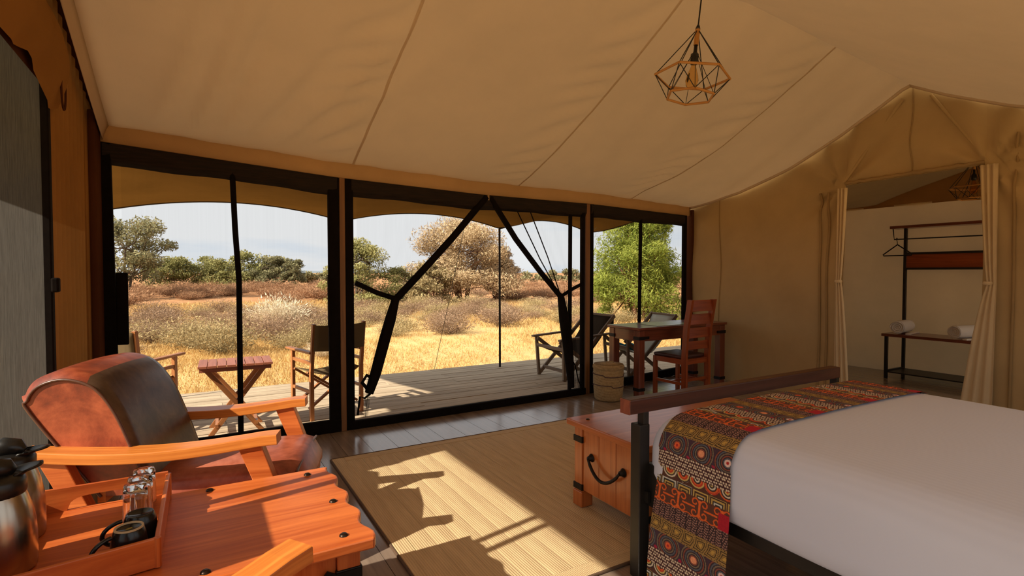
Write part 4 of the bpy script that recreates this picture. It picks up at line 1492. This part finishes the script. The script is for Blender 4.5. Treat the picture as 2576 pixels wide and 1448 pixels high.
MB().tube([(XRk - .06, 2.15, 1.80), (XRk - .06, 3.53, 1.80), (XRk - .06, 3.545, 1.94)], .008, 8).build('hanging_rail', M['black_metal'], rk)
MB().bb((XRk - .48, 2.15, .54), (XRk + .0, 3.47, .575)).build('bench_seat', M['deskwood'], rk, .004)
MB().bb((XRk - .45, 2.2, .075), (XRk, 3.42, .09)).build('shoe_shelf', M['black_metal'], rk)
hg = thing('coat_hanger', 'black coat hanger on the end of the clothes rack rail', 'hanger', (XRk - .06, 3.59, 1.80), R(80))
MB().tube([(0, 0, .012), (.014, 0, .02), (.018, 0, .005), (.006, 0, -.02), (0, 0, -.07)], .004, 6).build('hook', M['iron'], hg)
MB().tube([(0, 0, -.07), (-.19, 0, -.20), (-.18, 0, -.215), (.18, 0, -.215), (.19, 0, -.20), (0, 0, -.07)], .008, 8).build('shoulder_bar', M['iron'], hg)
def towel(label, loc, rz, L=.34, r_=.075):
    t = thing('rolled_towel', label, 'towel', loc, rz, 'white rolled towels on the bench')
    b = MB(); P = []
    for i in range(9):
        u = -1 + 2 * i / 8
        rr = r_ * (1 - .12 * abs(u) ** 4)
        P.append([(u * L / 2, rr * math.cos(a), r_ + rr * math.sin(a) * .92) for a in np.linspace(0, 2 * math.pi, 25)])
    b.grid(P); b.build('roll', M['towel'], t)
    for e in (-1, 1):
        pts = []
        for k in range(50):
            a = k * .42; rr = r_ * .9 * (1 - k / 50)
            pts.append((e * (L / 2 - .002), rr * math.cos(a), r_ + rr * math.sin(a) * .92))
        MB().tube(pts, .0065, 5).build('spiral_end', M['towel'], t)
        MB().lathe([(r_ * .9, 0), (0, 0)], 20, (e * (L / 2 - .006), 0, r_), Matrix.Rotation(math.pi / 2, 3, 'Y')).build('end_face', M['towel'], t)
    MB().bb((-L / 2 + .02, -r_ * .9, .0), (L / 2 - .02, -r_ * 1.5, .018)).build('loose_edge', M['towel'], t, .006)
    return t
towel('white rolled towel at the left end of the dressing room bench', (XRk - .24, 3.43, .575), R(8), .42, .088)
towel('white rolled towel half hidden by the right door curtain', (XRk - .27, 2.75, .575), R(-15), .40, .085)

# ================================================================== verandah furniture
def make_director(label, loc, rz):
    t = thing('director_chair', label, 'chair', loc, rz, 'folding safari chairs on the deck')
    W, D = .50, .42
    for sx in (-1, 1):
        x = sx * W / 2
        MB().bb((x - .016, D / 2 - .02, 0), (x + .016, D / 2 + .02, .62)).build('front_post', M['outwood'], t, .003)
        MB().bar((x, -D / 2, 0), (x, -D / 2, .48), .036, .032).build('rear_post', M['outwood'], t, .003)
        MB().bar((x, -D / 2, .46), (x, -D / 2 - .06, .90), .032, .034).build('back_post', M['outwood'], t, .003)
        MB().bb((x - .028, -D / 2 - .02, .62), (x + .028, D / 2 + .12, .642)).build('arm', M['outwood'], t, .005)
        for zz in (.52, .25): MB().bb((x - .011, -D / 2, zz), (x + .011, D / 2, zz + .03)).build('side_rail', M['outwood'], t, .002)
    for yy in (-D / 2 + .06, D / 2 - .06):
        MB().bar((-W / 2, yy, .10), (W / 2, yy + .02, .44), .03, .022).build('cross_leg', M['outwood'], t, .002)
        MB().bar((W / 2, yy + .025, .10), (-W / 2, yy + .03, .44), .03, .022).build('cross_leg', M['outwood'], t, .002)
    P = []
    for i in range(13):
        u = i / 12; x = -W / 2 + W * u
        P.append([(x, y, .45 - .05 * math.sin(math.pi * u)) for y in np.linspace(-D / 2 + .02, D / 2, 5)])
    MB().grid(P).build('seat_sling', M['olive'], t, solid=.006)
    P = []
    for i in range(13):
        u = i / 12; x = -W / 2 + W * u
        bowd = .035 * math.sin(math.pi * u)
        P.append([(x, -D / 2 - .025 - .06 * (z - .46) / .44 - bowd, z - .012 * math.sin(math.pi * u)) for z in np.linspace(.65, .89, 6)])
    MB().grid(P).build('back_sling', M['olive'], t, solid=.006)
    return t
dirA = make_director('safari chair on the deck with its back to the door post', (1.08, 5.45, -.012), R(14))
dirB = copy_tree(dirA); tag(dirB, 'safari chair on the deck half hidden behind the leather armchair')
dirB.location = (-.52, 5.62, -.012); dirB.rotation_euler = (0, 0, R(-32))

ft = thing('folding_table', 'slatted folding wooden table between the safari chairs on the deck', 'table', (.27, 5.22, -.012), R(-2))
for k in range(8):
    x = -.28 + k * .0705
    MB().bb((x, -.21, .585), (x + .066, .21, .605)).build('slat', M['slatwood'], ft, .002)
for y in (-.17, .17):
    MB().bb((-.27, y - .012, .55), (.27, y + .012, .585)).build('batten', M['slatwood'], ft)
for y, s in ((-.14, 1), (.14, -1)):
    MB().bar((-.22, y, .56), (.20, y + .02, .0), .02, .038, (0, 0, 1)).build('leg', M['outwood'], ft, .002)
    MB().bar((.22, y + .025, .56), (-.20, y + .025, .0), .02, .038, (0, 0, 1)).build('leg', M['outwood'], ft, .002)
for x, z in ((-.15, .07), (.15, .07)):
    MB().bb((x - .012, -.14, z), (x + .012, .16, z + .03)).build('stretcher', M['outwood'], ft)

def make_lounger(label, loc, rz, cushion):
    t = thing('sling_lounger', label, 'chair', loc, rz, 'reclining sling chairs on the deck')
    W = .58
    for sy in (-1, 1):
        y = sy * W / 2
        MB().bar((-.62, y, .80), (.42, y, .0), .028, .05).build('back_leg', M['greywood'], t, .003)
        MB().bar((.46, y - sy * .035, .50), (-.42, y - sy * .035, .0), .028, .05).build('front_leg', M['greywood'], t, .003)
        MB().bar((-.34, y + sy * .02, .56), (.52, y + sy * .02, .52), .06, .024).build('arm', M['greywood'], t, .006)
        MB().bar((.44, y + sy * .02, .51), (.40, y, .0), .035, .045, (1, 0, 0)).build('arm_post', M['greywood'], t, .003)
    for (x, z) in ((-.61, .79), (.43, .40), (.30, .10)):
        MB().bar((x, -W / 2, z), (x, W / 2, z), .04, .04).build('cross_bar', M['greywood'], t, .003)
    P = []
    for i in range(17):
        u = i / 16
        if u < .55: x, z = -.60 + u / .55 * .48, .79 - u / .55 * .47 - .05 * math.sin(math.pi * u / .55)
        else: x, z = -.12 + (u - .55) / .45 * .55, .32 + (u - .55) / .45 * .08 - .05 * math.sin(math.pi * (u - .55) / .45)
        P.append([(x, y, z) for y in np.linspace(-W / 2 + .035, W / 2 - .035, 5)])
    MB().grid(P).build('sling', M['palecushion'] if cushion else M['darkcanvas'], t, solid=.008)
    MB().bb((-.645, -W / 2 + .03, .66), (-.62, W / 2 - .03, .80)).build('head_pad', M['darkcanvas'], t, .01)
    return t
lnA = make_lounger('dark sling lounger on the deck, left of the two behind the desk', (4.28, 5.76, -.012), R(180), False); lnA.scale = (.80, 1, 1)
lnB = make_lounger('grey sling lounger on the deck, right of the two behind the desk', (5.10, 5.40, -.012), R(172), True); lnB.scale = (.74, .9, 1)
tcl = MB(); P = []
for i in range(9):
    u = i / 8
    P.append([(4.86 + .17 * u, 5.24 + .24 * v_, .38 - .04 * math.sin(math.pi * u) + .03 * v_) for v_ in np.linspace(0, 1, 6)])
tw = tcl.grid(P).build('folded_cloth', M['teal'], None, solid=.03)
tag(tw, 'teal cloth lying in the seat of the grey sling lounger', 'cloth')

# ================================================================== savanna
GZ = -.36
gr = struct('ground')
P = []
rad = [0, 6, 9, 12, 16, 20, 25, 32, 42, 60, 90, 140, 220, 400, 900, 2200]
for r_ in rad:
    row = []
    for k in range(97):
        a = 2 * math.pi * k / 96
        z = GZ + (.10 * math.sin(a * 9 + r_ * .3) + .06 * math.sin(a * 23 - r_)) * min(1, max(0, (r_ - 8) / 12)) * (1 if r_ < 100 else 0)
        row.append((r_ * math.sin(a), r_ * math.cos(a), z))
    P.append(row)
MB().grid(P).build('soil', M['ground'], gr)
hl = struct('hills')
P = []
for k in range(120):
    a = R(-40 + k * 1.0)
    h = 6 + 5 * math.sin(k * .31) + 3 * math.sin(k * .83 + 1)
    P.append([(1900 * math.sin(a), 1900 * math.cos(a), GZ), (1950 * math.sin(a), 1950 * math.cos(a), GZ + max(1, h) + 3)])
MB().grid(P).build('ridge', M['hill'], hl)

def polar(az, d, z=GZ): return (d * math.sin(R(az)), d * math.cos(R(az)), z)
def tri_mesh(name, C_, U_, V_, tint, mat):
    """one triangle per leaf: centre C, axes U, V"""
    n = len(C_)
    T = np.stack([C_ - U_ * .5, C_ + U_ * .5, C_ + V_], 1).reshape(-1, 3)
    F_ = np.arange(3 * n).reshape(-1, 3)
    me = np_mesh(name, T, F_, mat, False, 3)
    at_ = me.attributes.new('tint', 'FLOAT', 'POINT')
    at_.data.foreach_set('value', np.repeat(tint, 3).astype(np.float32))
    return me
def unit(n):
    v_ = rng.normal(size=(n, 3)); return v_ / np.linalg.norm(v_, axis=1)[:, None]
def crown_mesh(name, clumps, per, leaf, mat, aspect=1.0, squash=.6):
    Cs, Us, Vs, Ts = [], [], [], []
    for (c, r_) in clumps:
        d = unit(per) * (rng.random((per, 1)) ** .45) * r_
        d[:, 2] *= squash
        Cs.append(np.array(c) + d)
        u = unit(per) * leaf * (.6 + .8 * rng.random((per, 1)))
        v_ = unit(per) * leaf * aspect * (.6 + .8 * rng.random((per, 1)))
        Us.append(u); Vs.append(v_)
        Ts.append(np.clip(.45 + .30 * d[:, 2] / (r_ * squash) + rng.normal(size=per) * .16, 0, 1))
    return tri_mesh(name, np.concatenate(Cs), np.concatenate(Us), np.concatenate(Vs), np.concatenate(Ts), mat)
def make_tree(label, az, d, width, height, mat, bark, n_cl=26, per=420, leaf=.1, trunk=3, base_frac=.25, squash=.6, group=None, nm='acacia_tree', aspect=1.0, clr=.26):
    t = thing(nm, label, 'tree', polar(az, d), 0, group)
    cl = []
    n_cl = int(n_cl * 1.5); per = int(per * .75)
    for k in range(n_cl):
        a = rnd.uniform(0, 2 * math.pi); q_ = math.sqrt(rnd.random())
        hh_ = rnd.random() ** .8
        spread = math.sqrt(max(0.05, 1 - (hh_ * 1.02 - .35) ** 2 / .75)) if base_frac > .2 else math.sqrt(max(.1, 1 - hh_ ** 2 * .85))
        c = (math.cos(a) * q_ * width / 2 * spread * .85, math.sin(a) * q_ * width / 2 * spread * .85, height * (base_frac + (1 - base_frac) * hh_ * .93))
        cl.append((c, width * clr * rnd.uniform(.5, 1.15) * .62))
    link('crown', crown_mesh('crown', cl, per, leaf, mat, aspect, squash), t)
    b = MB()
    for k in range(trunk):
        a = 2 * math.pi * k / max(1, trunk) + rnd.uniform(0, 1)
        o = width * .03
        p0 = (math.cos(a) * o, math.sin(a) * o, -.1)
        p1 = (math.cos(a) * width * .07, math.sin(a) * width * .07, height * .28)
        p2 = (math.cos(a) * width * .18, math.sin(a) * width * .18, height * .62)
        r0 = height * .022
        b.tube([p0, p1, p2], [r0, r0 * .7, r0 * .35], 6)
        for c, r_ in cl[k::trunk]:
            b.tube([p1 if c[2] < height * .6 else p2, ((c[0] + p2[0]) / 2, (c[1] + p2[1]) / 2, c[2] * .8), c], [r0 * .4, r0 * .25, r0 * .1], 4, cap=False)
    b.build('trunk', bark, t)
    return t
make_tree('grey-green tree cut by the left edge of the front window', -5.6, 42, 6.2, 5.2, M['greytree'], M['greybark'], 24, 420, .15)
make_tree('bushy green acacia on the horizon, leftmost of the far row', -2.2, 62, 6.2, 3.1, M['acacia'], M['greybark'], 22, 380, .17, base_frac=.05)
make_tree('pale green acacia on the horizon, second of the far row', .9, 64, 6.4, 3.3, M['acacia'], M['greybark'], 22, 380, .17, base_frac=.05)
make_tree('taller olive acacia on the horizon left of the black window bar', 3.6, 60, 6.6, 3.8, M['acacia'], M['greybark'], 24, 380, .17, base_frac=.05)
make_tree('dark olive acacia on the horizon right of the black window bar', 6.2, 58, 5.2, 3.3, M['greytree'], M['greybark'], 20, 380, .16, base_frac=.1)
make_tree('small dark acacia ending the far row at right', 8.0, 56, 3.6, 3.0, M['greytree'], M['greybark'], 16, 360, .15, base_frac=.05)
make_tree('round green acacia seen beside the left door post', 14.2, 30, 4.2, 3.6, M['acacia'], M['greybark'], 30, 520, .085, base_frac=.03)
make_tree('low green acacia between the round acacia and the dry tree', 19.0, 31, 3.8, 2.1, M['acacia'], M['greybark'], 18, 460, .085, base_frac=.02)
dry = make_tree('large dry tan acacia with reddish trunks in the open doorway', 25.0, 31, 7.2, 4.9, M['drytree'], M['bark'], 52, 620, .055, 5, base_frac=.12, nm='dry_acacia_tree', aspect=3.2, clr=.25)
make_tree('dry grey-tan bush at the right foot of the dry acacia', 28.6, 33, 3.2, 3.6, M['drytree'], M['bark'], 22, 520, .055, 3, base_frac=.03, nm='dry_acacia_tree', aspect=3)
make_tree('olive shrub tree at the left foot of the dry acacia', 22.0, 29, 3.0, 2.3, M['sage'], M['bark'], 20, 460, .07, 3, base_frac=.03, nm='dry_acacia_tree', aspect=2)
fb = make_tree('bright green feathery bush behind the loungers at the right window', 43.6, 19.5, 3.9, 4.0, M['greenbush'], M['bark'], 60, 700, .035, 4, base_frac=.04, squash=.9, nm='green_bush', aspect=4.5, clr=.24)
for k, (az, d) in enumerate(((32.5, 95), (34.6, 110), (36.4, 90), (38.2, 120), (39.6, 85), (9.8, 85), (11.2, 95))):
    make_tree('tiny dark scrub tree on the far horizon', az, d, rnd.uniform(4, 6), rnd.uniform(1.6, 2.4), M['greytree'], M['greybark'], 10, 150, .3, 2, base_frac=.02, group='scrub trees along the far horizon', nm='scrub_tree')

def shrub_mesh(name, n, mat, spread=1.0, height=.8, leaf=.035, upright=.5, blade=3.0):
    """fine twigs fanning from the root with small leaves along them"""
    a = rng.random(n) * 2 * np.pi
    tilt = (rng.random(n) ** .6) * 1.15
    L = (.55 + .45 * rng.random(n))
    dirs = np.stack([np.sin(tilt) * np.cos(a) * spread, np.sin(tilt) * np.sin(a) * spread, np.cos(tilt) * height + .08], 1)
    s = rng.random(n) ** .5
    Cc = dirs * (L * s)[:, None] + rng.normal(size=(n, 3)) * .03
    Cc[:, 2] = np.abs(Cc[:, 2])
    V_ = (dirs * upright + unit(n) * (1 - upright)) * leaf * blade * (.6 + .8 * rng.random((n, 1)))
    U_ = unit(n) * leaf * (.6 + .8 * rng.random((n, 1)))
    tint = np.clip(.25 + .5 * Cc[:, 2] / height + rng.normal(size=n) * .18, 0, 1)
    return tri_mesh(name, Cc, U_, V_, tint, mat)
SH = {}
for key, mt_, hh_, lf, up_, bl in (('russet', 'russet', .62, .026, .45, 3.6), ('mauve', 'mauve', .65, .022, .5, 4.0), ('sage', 'sage', .7, .022, .45, 3.2), ('pale', 'pale', .85, .024, .65, 4.5)):
    SH[key] = [shrub_mesh('twigs', 4200, M[mt_], 1.0, hh_, lf, up_, bl) for _ in range(3)]
PLACED = []
def shrub(key, az, d, s, label, group, sz=1.0):
    x_, y_, _ = polar(az, d)
    if group and any(math.hypot(x_ - a_, y_ - b_) < .58 * (s + s2) for a_, b_, s2 in PLACED): return None
    PLACED.append((x_, y_, s))
    o = link('shrub', SH[key][rnd.randrange(3)])
    o.location = polar(az, d, GZ - .02); o.scale = (s, s, s * sz); o.rotation_euler = (0, 0, rnd.uniform(0, 6.28))
    return tag(o, label, 'shrub', group)
# russet belt far out, left and right
for k in range(260):
    az = rnd.uniform(-7, 16) if k < 170 else rnd.uniform(29, 47)
    d = rnd.uniform(32, 58)
    if -5.5 < az < 5 and 25 < d < 38: d += 9
    shrub('russet', az, d, rnd.uniform(1.3, 2.6), 'dry russet shrub in the far scrub belt', 'russet shrubs of the far belt', .7)
# mixed sage and grey-brown belt nearer
for k in range(330):
    az = rnd.uniform(-8, 13); d = rnd.uniform(12.5, 25)
    key = 'sage' if rnd.random() < .52 else 'mauve'
    shrub(key, az, d, rnd.uniform(.65, 1.25), 'straw-green shrub in the thicket left of the door post' if key == 'sage' else 'grey-brown twiggy shrub in the thicket left of the door post', 'straw-green shrubs left of the door' if key == 'sage' else 'grey-brown shrubs left of the door', .9)
for k in range(260):
    az = rnd.uniform(12, 38); d = rnd.uniform(14.5 if az < 24 else 17.0, 27)
    key = 'mauve' if rnd.random() < .66 else 'sage'
    shrub(key, az, d, rnd.uniform(.6, 1.2), 'purplish-brown twiggy shrub seen through the open doorway' if key == 'mauve' else 'pale sage shrub seen through the open doorway', 'brown shrubs beyond the doorway' if key == 'mauve' else 'sage shrubs beyond the doorway', .85)
for k in range(16):
    shrub('sage', rnd.uniform(38, 48), rnd.uniform(17, 24), rnd.uniform(.6, 1.0), 'straw-coloured shrub near the green bush at right', 'straw shrubs by the green bush', .8)
for k in range(18):
    shrub('mauve', rnd.uniform(26, 48), rnd.uniform(27, 40), rnd.uniform(.9, 1.6), 'brown shrub far off between doorway and right window', 'brown shrubs far right', .7)
for k in range(60):
    az = rnd.uniform(-55, -8) if k < 45 else rnd.uniform(48, 72); d = rnd.uniform(14, 42)
    key = rnd.choice(('sage', 'mauve', 'russet'))
    shrub(key, az, d, rnd.uniform(.7, 1.6), 'dry shrub on the open plain outside the windows at either side', 'shrubs of the open plain', .8)
pb = shrub('pale', 6.8, 17.5, 1.25, 'pale feathery shrub with whitish seed heads right of the window bar', None, 1.0)
pb2 = shrub('pale', 10.6, 11.5, .42, 'small whitish seeding plant just behind the safari chair', None, 1.1)
shrub('sage', 22.5, 21.0, 1.0, 'light yellow-green shrub under the dry acacia', None, .9)

# straw grass
def grass(n, azr, dr, hgt, name):
    az = np.radians(rng.uniform(azr[0], azr[1], n)); d = np.sqrt(rng.uniform(dr[0] ** 2, dr[1] ** 2, n))
    clump = .5 + .5 * np.sin(d * 3.1 + az * 60) * np.sin(az * 95 + d)
    Cc = np.stack([d * np.sin(az), d * np.cos(az), np.full(n, GZ - .01)], 1)
    keep = Cc[:, 1] > 7.05
    Cc = Cc[keep]; clump = clump[keep]; n = len(Cc); dd = d[keep]
    h = hgt * (.35 + .65 * rng.random(n)) * (.5 + .8 * clump)
    lean = rng.normal(size=(n, 2)) * .45
    V_ = np.stack([lean[:, 0] * h, lean[:, 1] * h, h], 1)
    ang = rng.random(n) * np.pi
    wd_ = (.006 + .0011 * dd)
    U_ = np.stack([np.cos(ang) * wd_, np.sin(ang) * wd_, np.zeros(n)], 1)
    tint = np.clip(.55 + .3 * (clump - .5) + rng.normal(size=n) * .18, 0, 1)
    o = link(name, tri_mesh(name, Cc, U_, V_, tint, M['straw']))
    return o
g1 = grass(120000, (-40, 70), (6.5, 15), .115, 'dry_grass')
tag(g1, 'dry golden grass growing between the deck and the shrubs', 'grass', None, 'stuff')
g2 = grass(90000, (-40, 70), (15, 34), .22, 'dry_grass')
tag(g2, 'taller straw grass growing among the shrubs', 'grass', None, 'stuff')
